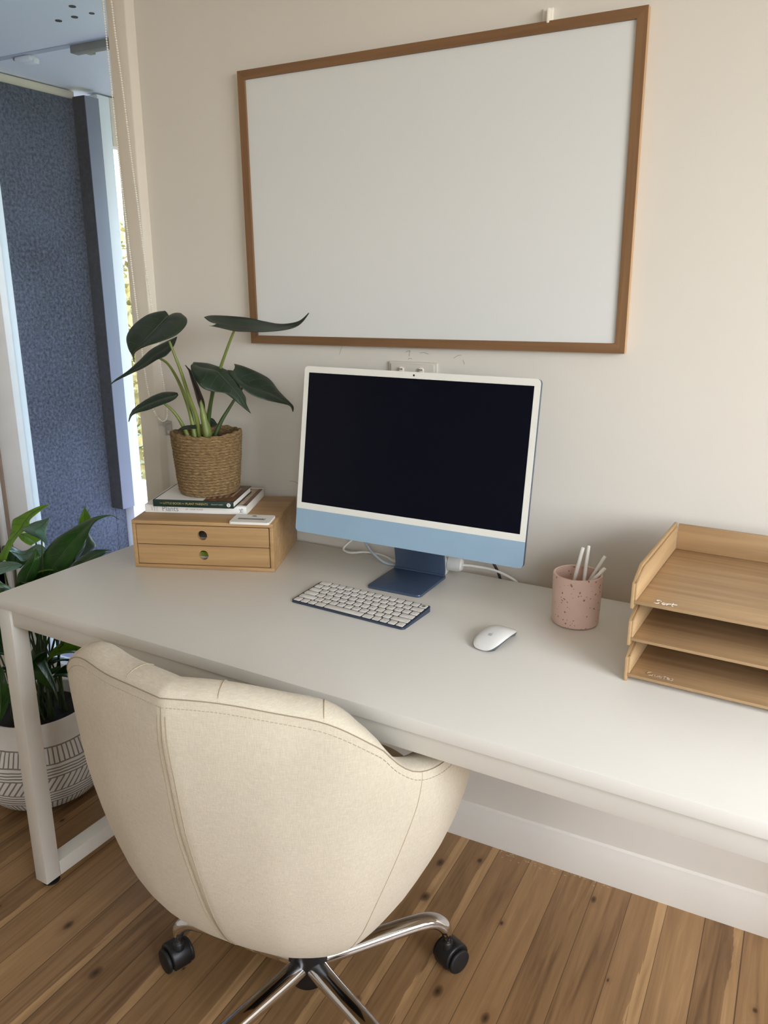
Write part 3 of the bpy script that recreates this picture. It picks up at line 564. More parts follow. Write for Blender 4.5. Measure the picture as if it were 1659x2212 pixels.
# ------------------------------------------------------------------ outside the door
b = BM(); box(b, -6, -1.35, .125, 2.9, -.2, -.1); struct('verandah_floor', b, M['deck'])
b = BM(); box(b, -4.2, 0, .125, .84, 2.3, 2.34); box(b, -4.2, 0, .842, 3.4, 2.303, 2.34)
sof = struct('verandah_ceiling', b, M['soffit'])
b = BM(); box(b, -4.2, 0, .822, .856, 2.297, 2.3); obj('joint_strip', b, M['joint'], sof)
for x, y, s in ((-2.13, .514, 1), (-2.128, .596, .8), (-2.212, .597, 1), (-2.295, .6, 1)):
    b = BM(); lathe(b, [(.012*s, 2.298), (.012*s, 2.301)], 12, (x, y)); obj('vent_hole', b, M['black_rubber'], sof)
t = thing('ceiling_clip', 'small white lump of a fitting on the verandah ceiling joint', 'fitting', (-2.79, .86, 2.3))
b = BM(); box(b, -.045, .045, -.02, .02, -.022, -.002, .008); box(b, -.02, .05, .0, .03, -.03, -.008, .007); obj('clip', b, M['out_white'], t)
b = BM(); box(b, -.06, -.035, -.014, .014, -.014, -.002, .004); obj('tab', b, M['out_grey'], t)
t = thing('ceiling_bracket', 'grey flat metal bracket across the verandah ceiling joint', 'bracket', (-2.5, .85, 2.3))
b = BM(); box(b, 0, .62, -.02, .02, -.03, -.002, .003); obj('bar', b, M['out_grey'], t)
b = BM(); box(b, .0, .03, .021, .085, -.016, -.002, .003); obj('foot', b, M['out_grey'], t)
t = thing('privacy_screen', 'tall blue-grey felt screen on the verandah outside the door', 'screen', (-3.1, .9, -.1))
b = BM(); box(b, -.05, 0, -.85, .50, .0, 2.36, .004); obj('felt_panel', b, M['carpet'], t)
b = BM(); box(b, -.05, 0, .501, .574, .0, .309, .004); obj('lower_felt', b, M['carpet'], t)
b = BM(); box(b, -.07, -.01, -.85, .50, 2.361, 2.399, .006); obj('top_rail', b, M['out_cream_and_bounce'], t)
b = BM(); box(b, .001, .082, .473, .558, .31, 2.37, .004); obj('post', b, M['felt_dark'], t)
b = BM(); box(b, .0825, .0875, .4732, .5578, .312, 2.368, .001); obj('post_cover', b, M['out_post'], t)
b = BM(); box(b, -3.12, -3.04, 1.476, 1.556, -.099, 2.295, .004)
tag(obj('verandah_post', b, M['out_white']), 'white timber post outside beside the blue-grey screen', 'post')
b = BM(); box(b, -3.12, -3.04, 1.558, 2.9, 2.07, 2.295, .004)
tag(obj('eave_beam', b, M['out_cream_and_bounce']), 'white beam, warm bounced light in its colour, under the verandah ceiling behind the white post', 'beam')  # the beam is white, its cream tone is bounced light painted on
b = BM(); box(b, -5.6, -3.0, 2.82, 2.86, 1.605, 1.64, .004)
rl = tag(obj('balcony_rail', b, M['out_white']), 'thin white rail across the gap between post and door frame', 'rail')
for x in (-5.55, -3.06):
    b = BM(); box(b, x, x+.035, 2.822, 2.858, -.099, 1.604, .003); obj('rail_post', b, M['out_white'], rl)
def shrub(x, y, r, h, seed, label):
    R = random.Random(seed); t = thing('garden_tree', label, 'tree', (x, y, -2.2), 0, 'trees beyond the balcony')
    b = BM(); tube(b, [(0, 0, 0), (.05, 0, h*.4), (0, .05, h*.8)], [.09, .07, .03], 8); obj('trunk', b, M['trunk'], t)
    b = BM()
    for i in range(2600):
        d = Vector((R.gauss(0, 1), R.gauss(0, 1), R.gauss(0, 1))).normalized()*(.55+.45*R.random())
        c = Vector((d.x*r, d.y*r, h*.58+d.z*h*.45)); s = .05+.07*R.random()
        e1 = Vector((R.gauss(0, 1), R.gauss(0, 1), R.gauss(0, 1))).normalized(); e2 = e1.orthogonal().normalized()
        vs = [b.verts.new(c+e1*s), b.verts.new(c+e2*s*.45), b.verts.new(c-e1*s), b.verts.new(c-e2*s*.45)]; b.faces.new(vs)
    o = obj('foliage', b, M['foliage'], t, smooth=0, recalc=False); o['kind'] = 'stuff'
shrub(-7.6, 5.8, 1.7, 3.9, 1, 'autumn-coloured tree seen over the balcony rail beside the white post')
shrub(-10.6, 8.6, 1.9, 4.6, 2, 'farther autumn-coloured tree behind the nearer one beyond the rail')
b = BM()
rr = random.Random(5); pr = []
for i in range(41):
    pr.append((-120+i*4, 3.2+2.2*math.sin(i*.5)+1.5*rr.random()))
prism(b, pr+[(40, -12), (-120, -12)], 78, 84, axis='Y')
b2 = struct('hill', b, M['hill'], smooth=0)
b = BM(); box(b, -130, 60, 2.95, 110, -2.5, -2.3); struct('ground', b, plain('garden_ground', (72, 84, 54), .9, var=.3, vscale=1))

# ------------------------------------------------------------------ desk
XL, YF = -1.296, -.6603
desk = thing('desk', 'white desk with square metal loop legs against the wall', 'desk', (XL, YF, 0), DA)
DL, DD = 1.8, .646
b = BM(); box(b, 0, DL, 0, DD, .7281, DZ, .0015); obj('desktop', b, [M['desk']], desk)
for nm, x in (('leg_frame', .0085), ('leg_frame', DL-.0485)):
    b = BM()
    box(b, x, x+.04, .003, .043, .015, .728, .0015); box(b, x, x+.04, .6, .64, .015, .728, .0015)
    box(b, x, x+.04, .0432, .5998, .015, .055, .0015); box(b, x, x+.04, .0432, .5998, .688, .728, .0015)
    lf = obj(nm, b, M['desk_metal'], desk)
    for y in (.03, .615):
        f = BM(); lathe(f, [(.016, .0001), (.02, .002), (.02, .007), (.009, .008), (.009, .0155)], 20, (x+.02, y), close_top=True)
        obj('foot', f, M['black_rubber'], lf)
for y in (.008, .598):
    b = BM(); box(b, .0488, DL-.0488, y, y+.036, .689, .7277, .0015); obj('rail', b, M['desk_metal'], desk)

# ------------------------------------------------------------------ whiteboard and wall things
wb = thing('whiteboard', 'large blank whiteboard in an oak frame hung on the wall', 'whiteboard', (-.5886, -.001, 1.5761), 0)
wb.rotation_euler = (0, -.0108, 0)
hw, hh, fw = .4653, .3116, .0195
b = BM(); box(b, -hw+fw+.0002, hw-fw-.0002, -.012, -.001, -hh+fw+.0002, hh-fw-.0002); obj('writing_surface', b, M['board'], wb)
for p, m in (([(-hw, hh), (hw, hh), (hw-fw, hh-fw), (-hw+fw, hh-fw)], 'oak'), ([(-hw, -hh), (-hw+fw, -hh+fw), (hw-fw, -hh+fw), (hw, -hh)], 'oak'),
             ([(-hw, hh), (-hw+fw, hh-fw), (-hw+fw, -hh+fw), (-hw, -hh)], 'oak_v'), ([(hw, hh), (hw, -hh), (hw-fw, -hh+fw), (hw-fw, hh-fw)], 'oak_v')):
    b = BM(); prism(b, p, -.0175, 0, axis='Y')
    obj('frame_rail' if m == 'oak' else 'frame_stile', b, M[m], wb)
for x0, x1 in ((-hw-.0006, -hw-.0001), (hw+.0001, hw+.0006)):
    b = BM(); box(b, x0, x1, -.0175, 0, -hh, hh); obj('frame_lit_edge', b, M['oak_lit_edge'], wb)  # thin strips that paint the frame sides as lit
t = thing('adhesive_hook', 'small white adhesive hook on the wall at the whiteboard top edge', 'hook', (-.319, 0, 1.905))
b = BM(); box(b, -.011, .011, -.004, 0, -.02, .012, .0015); obj('backplate', b, M['switch'], t)
b = BM(); box(b, .002, .008, -.02, -.0042, -.018, .008, .002); obj('prong', b, M['switch'], t)
t = thing('power_outlet', 'white double power outlet on the wall above the computer', 'outlet', (-.6, 0, 1.193))
b = BM(); prism(b, rrect(-.062, .062, -.038, .038, .003), -.007, 0, axis='Y', bev=.0015); obj('surround', b, M['plate'], t)
b = BM(); prism(b, rrect(-.0555, .0555, -.0335, .0335, .002), -.010, -.0071, axis='Y', bev=.001); obj('plate', b, M['plate'], t)
for x in (-.027, .024):
    b = BM(); prism(b, rrect(x-.0065, x+.0065, .008, .0265, .006), -.0125, -.0101, axis='Y')
    prism(b, rrect(x-.0055, x+.0055, .017, .026, .005), -.0155, -.0126, axis='Y', bev=.001)
    sw = obj('switch', b, M['switch'], t)
    b = BM(); box(b, x-.002, x+.002, -.0159, -.0156, .0215, .0228); obj('mark', b, M['orange'], sw)
for x in (-.027, .024):
    b = BM()
    for dx, dz, a in ((-.006, -.008, .5), (.006, -.008, -.5), (0, -.02, 0)):
        box(b, x+dx-.001, x+dx+.001, -.0104, -.0101, dz-.003, dz+.003)
    obj('socket', b, M['black_rubber'], t)

# blind chain on the post
def P_(x, z): return Vector((x, -.040, z))
ch = thing('blind_chain', 'white beaded blind chain looping down the trim beside the door', 'chain', (-1.42, -.04, 1.03))
s1 = CHAIN1; s2 = CHAIN2
path = catmull(s1, 10)+catmull(s2, 10)[1:]
b = BM(); acc = 0; last = path[0]; i = 0
def bead(bm, c, r):
    vs = [c+Vector(v)*r for v in ((0, 0, 1), (.87, 0, .3), (.27, .83, .3), (-.7, .51, .3), (-.7, -.51, .3), (.27, -.83, .3), (.7, .51, -.3), (-.27, .83, -.3), (-.87, 0, -.3), (-.27, -.83, -.3), (.7, -.51, -.3), (0, 0, -1))]
    v = [bm.verts.new(x) for x in vs]
    for f in ((0,1,2),(0,2,3),(0,3,4),(0,4,5),(0,5,1),(1,6,2),(2,7,3),(3,8,4),(4,9,5),(5,10,1),(6,7,2),(7,8,3),(8,9,4),(9,10,5),(10,6,1),(11,7,6),(11,8,7),(11,9,8),(11,10,9),(11,6,10)):
        bm.faces.new([v[k] for k in f])
step = .0056
for a, c in zip(path, path[1:]):
    seg = (c-a).length; d = step-acc
    while d <= seg:
        bead(b, a+(c-a)*(d/seg), .0028); d += step
    acc = seg-(d-step)
tube(b, path, .0006, 4)
o = obj('beads', b, M['bead'], ch, world=True, smooth=60); o['kind'] = 'stuff'
b = BM(); box(b, -1.3735, -1.352, -.006, -.0003, .992, 1.034, .001); box(b, -1.366, -1.354, -.036, -.0061, 1.026, 1.034, .001)
lathe_m = obj('tension_bracket', b, M['steel'], ch, world=True)
b = BM(); m4 = plane_mat((-1.3625, -.0063, 1.003), (1, 0, 0), (0, 0, 1)); disc(b, .0042, m4, 14); obj('screw', b, M['plate'], ch, world=True)
# ------------------------------------------------------------------ computer
IO = Vector(IM_O); IX = Vector(IM_X); IY = Vector(IM_Y); IN = Vector(IM_N)
imac = thing('desktop_computer', 'pale blue all-in-one desktop computer with white bezel and dark screen', 'computer', (-.5295, -.17, DZ), -.0076)
IMM = Matrix((IX, -IN, IY)).transposed().to_4x4(); IMM.translation = IO     # local: x right, y back, z up the panel
def head(pts, y0, y1, m, name, parent, bev=0, h=None):
    b = BM(); prism(b, pts, y0, y1, axis='Y', bev=bev)
    if h: h(b)
    b.transform(IMM); return obj(name, b, m, parent, world=True)
VT, VB, VC, HW = .3075, -.0685, -.0145, .2735
head(rrect(-HW, HW, VB, VT, .009, 8), .0012, .0115, M['mac_case'], 'case', imac, .0006)
bz = head(rrect(-HW, HW, VC+.0001, VT, .009, 8, (0, 0, 1, 1)), 0, .0011, M['mac_white'], 'bezel', imac)
head(rrect(-HW, HW, VB, VC-.0001, .009, 8, (1, 1, 0, 0)), 0, .0011, M['mac_blue'], 'chin', imac)
head([(-.261, .0), (.261, .0), (.261, .2936), (-.261, .2936)], -.0003, -.0001, M['screen'], 'screen', imac)
b = BM(); disc(b, .0022, IMM @ plane_mat((-.0008, -.0003, .3005), (1, 0, 0), (0, 0, 1)), 16); obj('camera_lens', b, M['black_plastic'], bz, world=True)
# L shaped stand
b = BM(); prism(b, rrect(-.066, .066, -.072, .072, .010, 6), .0003, .0062, bev=.0012); obj('foot_plate', b, M['mac_stand'], imac)
b = BM(); 
prof = [(.061, .0063), (.069, .0063), (.071, .02), (.062, .075), (.03, .24), (.022, .24), (.054, .073), (.0625, .022)]
prof = [(y-.0, z) for y, z in prof]
prism(b, prof, -.0635, .0635, axis='X', bev=.0015); obj('neck', b, M['mac_stand'], imac, smooth=30)
b = BM(); tube(b, [(-.0635, .0605, .0078), (.0635, .0605, .0078)], .003, 10); obj('hinge_roll', b, M['mac_stand'], imac)

# keyboard
KA = -.0702
kb = thing('keyboard', 'compact slate-blue keyboard with white keys in front of the computer', 'keyboard', (-.557, -.3401, DZ), KA)
tilt = math.atan2(.0065, .115)
b = BM()
out = rrect(-.1395, .1395, -.0575, .0575, .008, 6)
def ktop(y): return .0042+(y+.0575)*math.tan(tilt)
lo = [b.verts.new((x, y, .0002)) for x, y in out]; hi = [b.verts.new((x, y, ktop(y))) for x, y in out]
f0 = b.faces.new(lo[::-1]); f1 = b.faces.new(hi)
for i in range(len(out)): b.faces.new((lo[i], lo[(i+1) % len(out)], hi[(i+1) % len(out)], hi[i]))
obj('base', b, M['kb_body'], kb)
KM = Matrix.Translation((0, -.0575, .0042)) @ Matrix.Rotation(tilt, 4, 'X')
b = BM(); prism(b, rrect(-.1365, .1365, .0018, .1135, .006, 5), .0001, .0004); b.transform(KM); obj('key_well', b, M['kb_dark'], kb)
U = .2725/14.5; RH = .1115/6
rows = [
 [('esc', 1.5)]+[('F%d' % i, 1) for i in range(1, 13)]+[('o', 1)],
 [(c, 1) for c in '`1234567890-=']+[('delete', 1.5)],
 [('tab', 1.5)]+[(c, 1) for c in 'QWERTYUIOP[]']+[('\\', 1)],
 [('caps lock', 1.75)]+[(c, 1) for c in "ASDFGHJKL;'"]+[('return', 1.75)],
 [('shift', 2.25)]+[(c, 1) for c in 'ZXCVBNM,./']+[('shift', 2.25)],
 [('fn', 1), ('control', 1), ('option', 1), ('command', 1.25), ('', 5), ('command', 1.25), ('option', 1), ('<', 1), ('^', 1), ('>', 1)]]
nf = 0
for r, row in enumerate(rows):
    x = -.13625; y1 = .1133-r*RH; y0 = y1-RH
    for ch_, w in row:
        g = .00145
        b = BM(); prism(b, rrect(x+g, x+w*U-g, y0+g, y1-g, .0022, 3), .0005, .0017, bev=.0003)
        cx, cy = x+w*U/2, (y0+y1)/2
        if ch_ and ch_ != 'o':
            if len(ch_) > 2:
                left = r in (2, 3, 4) and x < 0 or r == 0
                ax = x+.003 if x < 0 else x+w*U-.003
                add_text(b, ch_, .0036, Matrix.Translation((ax, y0+.0045, .00175)), 1, 'LEFT' if x < 0 else 'RIGHT')
            else: add_text(b, ch_, .0046 if len(ch_) > 1 else .0066, Matrix.Translation((cx, cy, .00175)), 1)
        if ch_ == 'o': disc(b, .0042, Matrix.Translation((cx, cy, .00175)), 16, 1)
        b.transform(KM); obj('key', b, [M['key_white'], M['legend']], kb, recalc=True)
        x += w*U

# mouse
mo = thing('mouse', 'glossy white low arched computer mouse right of the keyboard', 'mouse', (-.2466, -.3665, DZ), MOUSE_RZ)
def mouse_outline(n=64):
    pts = []
    for i in range(n):
        a = 2*PI*i/n; c, s = math.cos(a), math.sin(a)
        pts.append((.0285*math.copysign(abs(c)**.62, c), .0567*math.copysign(abs(s)**.72, s)))
    return pts
def mz(x, y):
    arch = .0215*(1-(abs(y)/.060)**2.3)+.0015
    return max(.004, arch*(1-.28*(abs(x)/.0285)**2.6))
b = BM(); ring = mouse_outline(); K = 10; prev = None
cen = b.verts.new((0, 0, mz(0, 0)))
for k in range(1, K+1):
    t = (k/K)**.8
    cur = [b.verts.new((x*t, y*t, mz(x*t, y*t)-(.0012 if k == K else 0))) for x, y in ring]
    n = len(cur)
    for i in range(n):
        if prev is None: b.faces.new((cen, cur[i], cur[(i+1) % n]))
        else: b.faces.new((prev[i], cur[i], cur[(i+1) % n], prev[(i+1) % n]))
    prev = cur
obj('shell', b, M['mouse'], mo, smooth=60)
b = BM()
top = [b.verts.new((x, y, mz(x, y)-.0013)) for x, y in ring]; bot = [b.verts.new((x*.88, y*.93, .0012 if abs(y) > .044 else .0012+.010*(1-(abs(y)/.044)**2))) for x, y in ring]
foot = [b.verts.new((x*.86, y*.92, max(.0002, v.co.z-.001))) for (x, y), v in zip(ring, bot)]
n = len(ring)
for i in range(n):
    b.faces.new((top[i], top[(i+1) % n], bot[(i+1) % n], bot[i])); b.faces.new((bot[i], bot[(i+1) % n], foot[(i+1) % n], foot[i]))
b.faces.new(foot)
obj('base', b, M['mouse_base'], mo, smooth=60)
# fruit mark on the shell, lying on the curve
b = BM()
def mark(pts):
    vs = [b.verts.new((x, -.022+y, mz(x, -.022+y)+.0002)) for x, y in pts]; b.faces.new(vs)
body = []
for i in range(40):
    a = 2*PI*i/40; x, y = .0044*math.cos(a), .0046*math.sin(a)
    if abs(a-PI/2) < .5: y -= .0009*math.cos((a-PI/2)/.5*PI/2)
    if abs(a-3*PI/2) < .4: y += .0006*math.cos((a-3*PI/2)/.4*PI/2)
    d = math.hypot(x-.0062, y-.0008)
    if d < .0028: x = .0062-math.sqrt(max(0, .0028**2-(y-.0008)**2))
    body.append((x, y))
mark(body); mark([(.0002, .0049), (.0004, .0064), (.0018, .0076), (.0022, .0077), (.002, .0062), (.0010, .0051)])
obj('fruit_mark', b, M['mark_grey'], mo, recalc=True)

# ------------------------------------------------------------------ cup with pens
cx, cy = -.137, -.207
b = BM()
lathe(b, [(.040, .0003), (.0448, .002), (.0462, .006), (.0475, .05), (.0482, .100), (.0476, .1035), (.0458, .1045), (.0442, .1035), (.0436, .098), (.0425, .012), (.040, .0105)], 72)
bmesh.ops.holes_fill(b, edges=[e for e in b.edges if e.is_boundary])
cup = tag(obj('pen_cup', b, M['cup'], smooth=50), 'pink speckled ceramic cup holding white pens by the trays', 'cup'); cup.location = (cx, cy, DZ)
def pen(base, tip, label):
    a = Vector(base); d = (Vector(tip)-a); L = d.length; d.normalize()
    b = BM(); tube(b, [a+d*.0005, a+d*.002, a+d*(L-.012), a+d*(L-.008), a+d*(L-.001), a+d*L], [.0030, .0036, .0036, .0037, .0035, .003], 14)
    tag(obj('pen', b, M['pen'], smooth=45), label, 'pen', 'white pens in the pink cup')
for bs, tp, lb in PENS: pen(bs, tp, lb)

# ------------------------------------------------------------------ letter trays
TW, TDp = .335, .325
def tray(k, label):
    t = thing('letter_tray', label, 'letter tray', (.0016, -.415, DZ+.0003+.0665*k), rad(-3), 'stacked bamboo letter trays')
    prof = [(0, 0), (0, .0435), (.042, .0655), (TDp, .066), (TDp, 0), (TDp-.03, 0), (TDp-.03, .006), (.03, .006), (.03, 0)]
    for x in (0, TW-.009):
        b = BM(); prism(b, prof, x, x+.0055 if x == 0 else x+.009, axis='X', bev=.0006)
        inner = [(.0015, .0145), (.0015, .046), (.043, .0605), (TDp-.01, .0605), (TDp-.01, .0145)]
        if x == 0: prism(b, inner, .0056, .009, axis='X', bev=.0005)
        obj('side_panel', b, M['bamboo_tray_y'], t)
    b = BM(); box(b, .0057, TW-.0095, .001, TDp-.006, .0085, .0138, .0007); obj('floor_panel', b, M['bamboo_tray'], t)
    b = BM(); box(b, .0095, TW-.0095, TDp-.0095, TDp-.0015, .0142, .0655, .0007); obj('back_panel', b, M['bamboo_tray'], t)
    return t
t0 = tray(0, 'bottom bamboo letter tray of the stack, marked Quotes'); t1 = tray(1, 'middle bamboo letter tray of the stack, without writing'); t2 = tray(2, 'top bamboo letter tray of the stack, marked Sort, open above')
def hand(parent, letters, x0, y0, s, m, r):
    b = BM(); x = x0
    for w, strokes in letters:
        for st in strokes:
            m4 = Matrix.Translation((x, y0, .0142)); stroke(b, [(px*s, py*s) for px, py in st], r, m4, 0, 4)
        x += w*s
    o = obj('handwriting', b, m, parent); return o
L_S = (.75, [[(.62, .85), (.4, 1), (.12, .85), (.3, .55), (.5, .25), (.25, 0), (0, .1)]])
L_O = (.5, [[(.25, .5), (.05, .3), (.15, .02), (.38, .1), (.4, .4), (.25, .5)]])
L_R = (.45, [[(.02, .5), (.08, 0)], [(.08, .25), (.25, .48), (.45, .45)]])
L_T = (.5, [[(.2, .85), (.18, .1), (.35, 0)], [(-.05, .55), (.65, .6)]])
L_U = (.5, [[(.05, .5), (.05, .1), (.25, 0), (.4, .2), (.42, .5), (.45, 0)]])
L_E = (.45, [[(.05, .25), (.38, .3), (.3, .5), (.1, .45), (.05, .15), (.2, 0), (.4, .1)]])
L_s = (.4, [[(.35, .48), (.1, .42), (.3, .2), (.2, 0), (0, .05)]])
L_Q = (.95, [[(.45, 1), (.1, .8), (.05, .3), (.3, 0), (.65, .15), (.75, .6), (.45, 1)], [(.4, .3), (.85, -.05)]])
hand(t2, [L_S, L_O, L_R, L_T], .036, .008, .015, M['chalk'], .0007)
hand(t0, [L_Q, L_U, L_O, L_T, L_E, L_s], .034, .012, .0135, M['chalk_dull'], .0005)

# ------------------------------------------------------------------ drawer unit, books, card
DR = rad(21.4)
dr = thing('desk_drawer_unit', 'bamboo two-drawer box at the left end of the desk', 'drawer unit', (-1.1531, -.3779, DZ+.0002), DR)
W_, D_, H_ = .3405, .25, .117; th = .0085
b = BM()
box(b, 0, W_, 0, D_, 0, th, .0008); box(b, 0, W_, 0, D_, H_-th, H_, .0008)
box(b, 0, th, .0001, D_-.0001, th+.0001, H_-th-.0001, .0005); box(b, W_-th, W_, .0001, D_-.0001, th+.0001, H_-th-.0001, .0005); box(b, th, W_-th, D_-.006, D_-.001, th, H_-th)
obj('carcass', b, M['bamboo'], dr)
def front_panel(bm, x0, x1, z0, z1, cx, cz, r, y0, y1):
    ang = sorted(set([2*PI*i/40 for i in range(40)]+[math.atan2(z-cz, x-cx) % (2*PI) for x in (x0, x1) for z in (z0, z1)]))
    def edge(a):
        c, s = math.cos(a), math.sin(a); t = 1e9
        if c > 1e-9: t = min(t, (x1-cx)/c)
        if c < -1e-9: t = min(t, (x0-cx)/c)
        if s > 1e-9: t = min(t, (z1-cz)/s)
        if s < -1e-9: t = min(t, (z0-cz)/s)
        return cx+c*t, cz+s*t
    rows_ = []
    for y in (y0, y1):
        rows_.append(([bm.verts.new((cx+r*math.cos(a), y, cz+r*math.sin(a))) for a in ang], [bm.verts.new((edge(a)[0], y, edge(a)[1])) for a in ang]))
    n = len(ang); (ci, co_), (di, do_) = rows_
    for i in range(n):
        j = (i+1) % n
        bm.faces.new((ci[i], ci[j], co_[j], co_[i])); bm.faces.new((di[i], do_[i], do_[j], di[j]))
        bm.faces.new((ci[i], di[i], di[j], ci[j])); bm.faces.new((co_[i], co_[j], do_[j], do_[i]))
for k, (z0, z1) in enumerate(((.0101, .0572), (.0594, .1066))):
    o_ = .003 if k == 0 else .0012
    b = BM(); front_panel(b, th+.0016, W_-th-.0022, z0, z1, .1700, (z0+z1)/2+.001, .0115, o_, o_+.009)
    d = obj('drawer', b, M['bamboo'], dr, smooth=30)
    b = BM(); x0, x1 = th+.004, W_-th-.004; y0, y1 = o_+.0095, D_-.012
    box(b, x0, x1, y0, y1, z0+.001, z0+.004); box(b, x0, x0+.006, y0, y1, z0+.0041, z1-.006); box(b, x1-.006, x1, y0, y1, z0+.0041, z1-.006); box(b, x0+.0061, x1-.0061, y1-.006, y1, z0+.0041, z1-.006)
    obj('tray', b, M['bamboo_y'], d)
    t = thing('note_stack', ('white note stack seen through the lower drawer finger hole', 'grey note stack seen through the upper drawer finger hole')[k], 'paper', tuple(world_of(dr) @ Vector((.170, .05, z0+.0042))), DR)
    b = BM(); box(b, -.05, .05, -.025, .05, 0, .010 if k == 0 else .008); obj('sheets', b, M['paper'] if k == 0 else M['plate'], t)
    if k == 0:
        b = BM(); box(b, -.05, .05, -.02, .05, .0102, .019); obj('top_sheet', b, M['lime'], t)['label'] = 'lime green sheets'
ex = Vector((math.cos(DR), math.sin(DR), 0)); ey = Vector((-math.sin(DR), math.cos(DR), 0)); ez = Vector((0, 0, 1))
def book(name, label, o, w, d, h, cover, spine_fn, z, rz):
    t = thing(name, label, 'book', (o[0], o[1], z), rz, 'books under the basket plant')
    b = BM(); box(b, .002, w-.002, .003, d-.003, .0025, h-.0025); obj('pages', b, M['paper'], t)
    b = BM(); c = .0022
    box(b, 0, w, 0, d, 0, c, .0006); box(b, 0, w, 0, d, h-c, h, .0006); box(b, 0, w, -.0004, .0026, .0003, h-.0003, .0006)
    cv = obj('cover', b, cover, t)
    def face(u, v): return plane_mat((u, -.0006, v), (1, 0, 0), (0, 0, 1))
    def topf(u, v): return plane_mat((u, v, h+.0002), (1, 0, 0), (0, 1, 0))
    spine_fn(cv, face, topf, w, d, h); return t
def spine_white(cv, face, topf, w, d, h):
    b = BM(); add_text(b, 'Plants', .0175, face(.043, h*.5), 0, 'LEFT'); obj('title', b, M['ink_grey'], cv)
    b = BM(); add_text(b, 'AT  YOUR  PLACE', .0054, face(.102, h*.5), 0, 'LEFT'); obj('subtitle', b, M['ink_grey'], cv)
    b = BM()
    for i, s_ in enumerate(('EAST', 'HOME', 'STYLE')): add_text(b, s_, .0040, face(.018+i*.0065, h*.5) @ Matrix.Rotation(PI/2, 4, 'Z'), 0)
    obj('series_name', b, M['ink_grey'], cv)
    b = BM(); m4 = face(w-.014, h*.5)
    stroke(b, [(-.004, .004), (-.001, .001), (0, -.003), (.004, -.005)], .0005, m4); stroke(b, [(-.001, .001), (.003, .005), (.002, .001), (0, -.003), (-.003, -.005)], .0004, m4); stroke(b, [(.005, -.004), (.005, .005)], .0003, m4)
    obj('emblem', b, M['ink_dark'], cv)
    b = BM(); box(b, w-.05, w-.002, .01, d-.012, h+.0001, h+.0004); obj('cover_photo', b, M['photo_brown'], cv)
    b = BM(); box(b, w-.03, w-.012, .01, d-.012, h+.0005, h+.0007); obj('cover_photo', b, M['photo_tan'], cv)
def spine_green(cv, face, topf, w, d, h):
    b = BM()
    z = h*.52
    add_text(b, 'THE', .0036, face(.017, z), 0, 'LEFT'); add_text(b, 'LITTLE BOOK', .0074, face(.0255, z), 0, 'LEFT'); add_text(b, 'FOR', .0036, face(.0715, z), 0, 'LEFT'); add_text(b, 'PLANT PARENTS', .0074, face(.081, z), 0, 'LEFT')
    obj('title', b, M['gold'], cv)
    b = BM(); add_text(b, 'FELICITY HART', .0044, face(.1440, z), 0, 'LEFT'); obj('author_line', b, M['mark_grey'], cv)
    b = BM(); disc(b, .0048, face(w-.0115, h*.5), 24); obj('publisher_mark', b, M['chalk'], cv)
    b = BM(); m4 = face(w-.0115, h*.5); m4.translation += Vector((0, -.0003, 0))
    stroke(b, [(-.003, .0015), (0, .003), (.002, 0), (-.001, -.001), (.001, -.003)], .0005, m4); obj('publisher_mark', b, M['ink_dark'], cv)
    b = BM(); box(b, .004, w-.075, .004, d-.006, h+.0001, h+.0003); obj('cover_print', b, M['book_white'], cv)
    b = BM(); box(b, w-.075, w-.001, .004, d-.002, h+.0001, h+.0004); obj('cover_photo', b, M['photo_brown'], cv)
    b = BM()
    for i in range(5): box(b, w-.072+i*.013, w-.066+i*.013, .02+.006*i, d-.03, h+.0005, h+.0007)
    obj('cover_photo', b, M['photo_tan'], cv)
ZT = DZ+.0002+H_+.0002
B2H, B1H = .0195, .0168
book('book', 'white-spined book titled Plants, lower of the two on the drawer box', (-1.1720, -.3120), .2525, .185, B2H, M['book_white'], spine_white, ZT, rad(22.2))
book('book', 'dark green-spined book with gold title, on the white book', (-1.1385, -.3180), .1985, .158, B1H, M['book_green'], spine_green, ZT+B2H+.0008, rad(21.2))
cd = thing('card_stack', 'short stack of white rounded cards on the drawer box front corner', 'card', (-.8960, -.2510, ZT), rad(20.8))
for k in range(3):
    b = BM(); prism(b, rrect(-.0475+.0004*k, .0475+.0003*k, -.032, .032, .006, 5), .0019*k, .0019*k+.0017); obj('card', b, M['paper'], cd)
b = BM(); m4 = Matrix.Translation((0, 0, .0058)); R3 = random.Random(4)
for j in range(2):
    x = -.032
    while x < .03:
        stroke(b, [(x, -.004-j*.006), (x+.0015, .0005-j*.006), (x+.003, -.004-j*.006)], .0004, m4, 0, 4); x += .0034+.0012*R3.random()
obj('print_line', b, M['ink_dark'], cd)
b = BM()
vs = [b.verts.new((x, y, .0058)) for x, y in ((-.008, .018), (-.002, .0235), (.005, .022), (.007, .0175), (0, .0165))]; b.faces.new(vs); obj('print_mark', b, M['ink_dark'], cd)

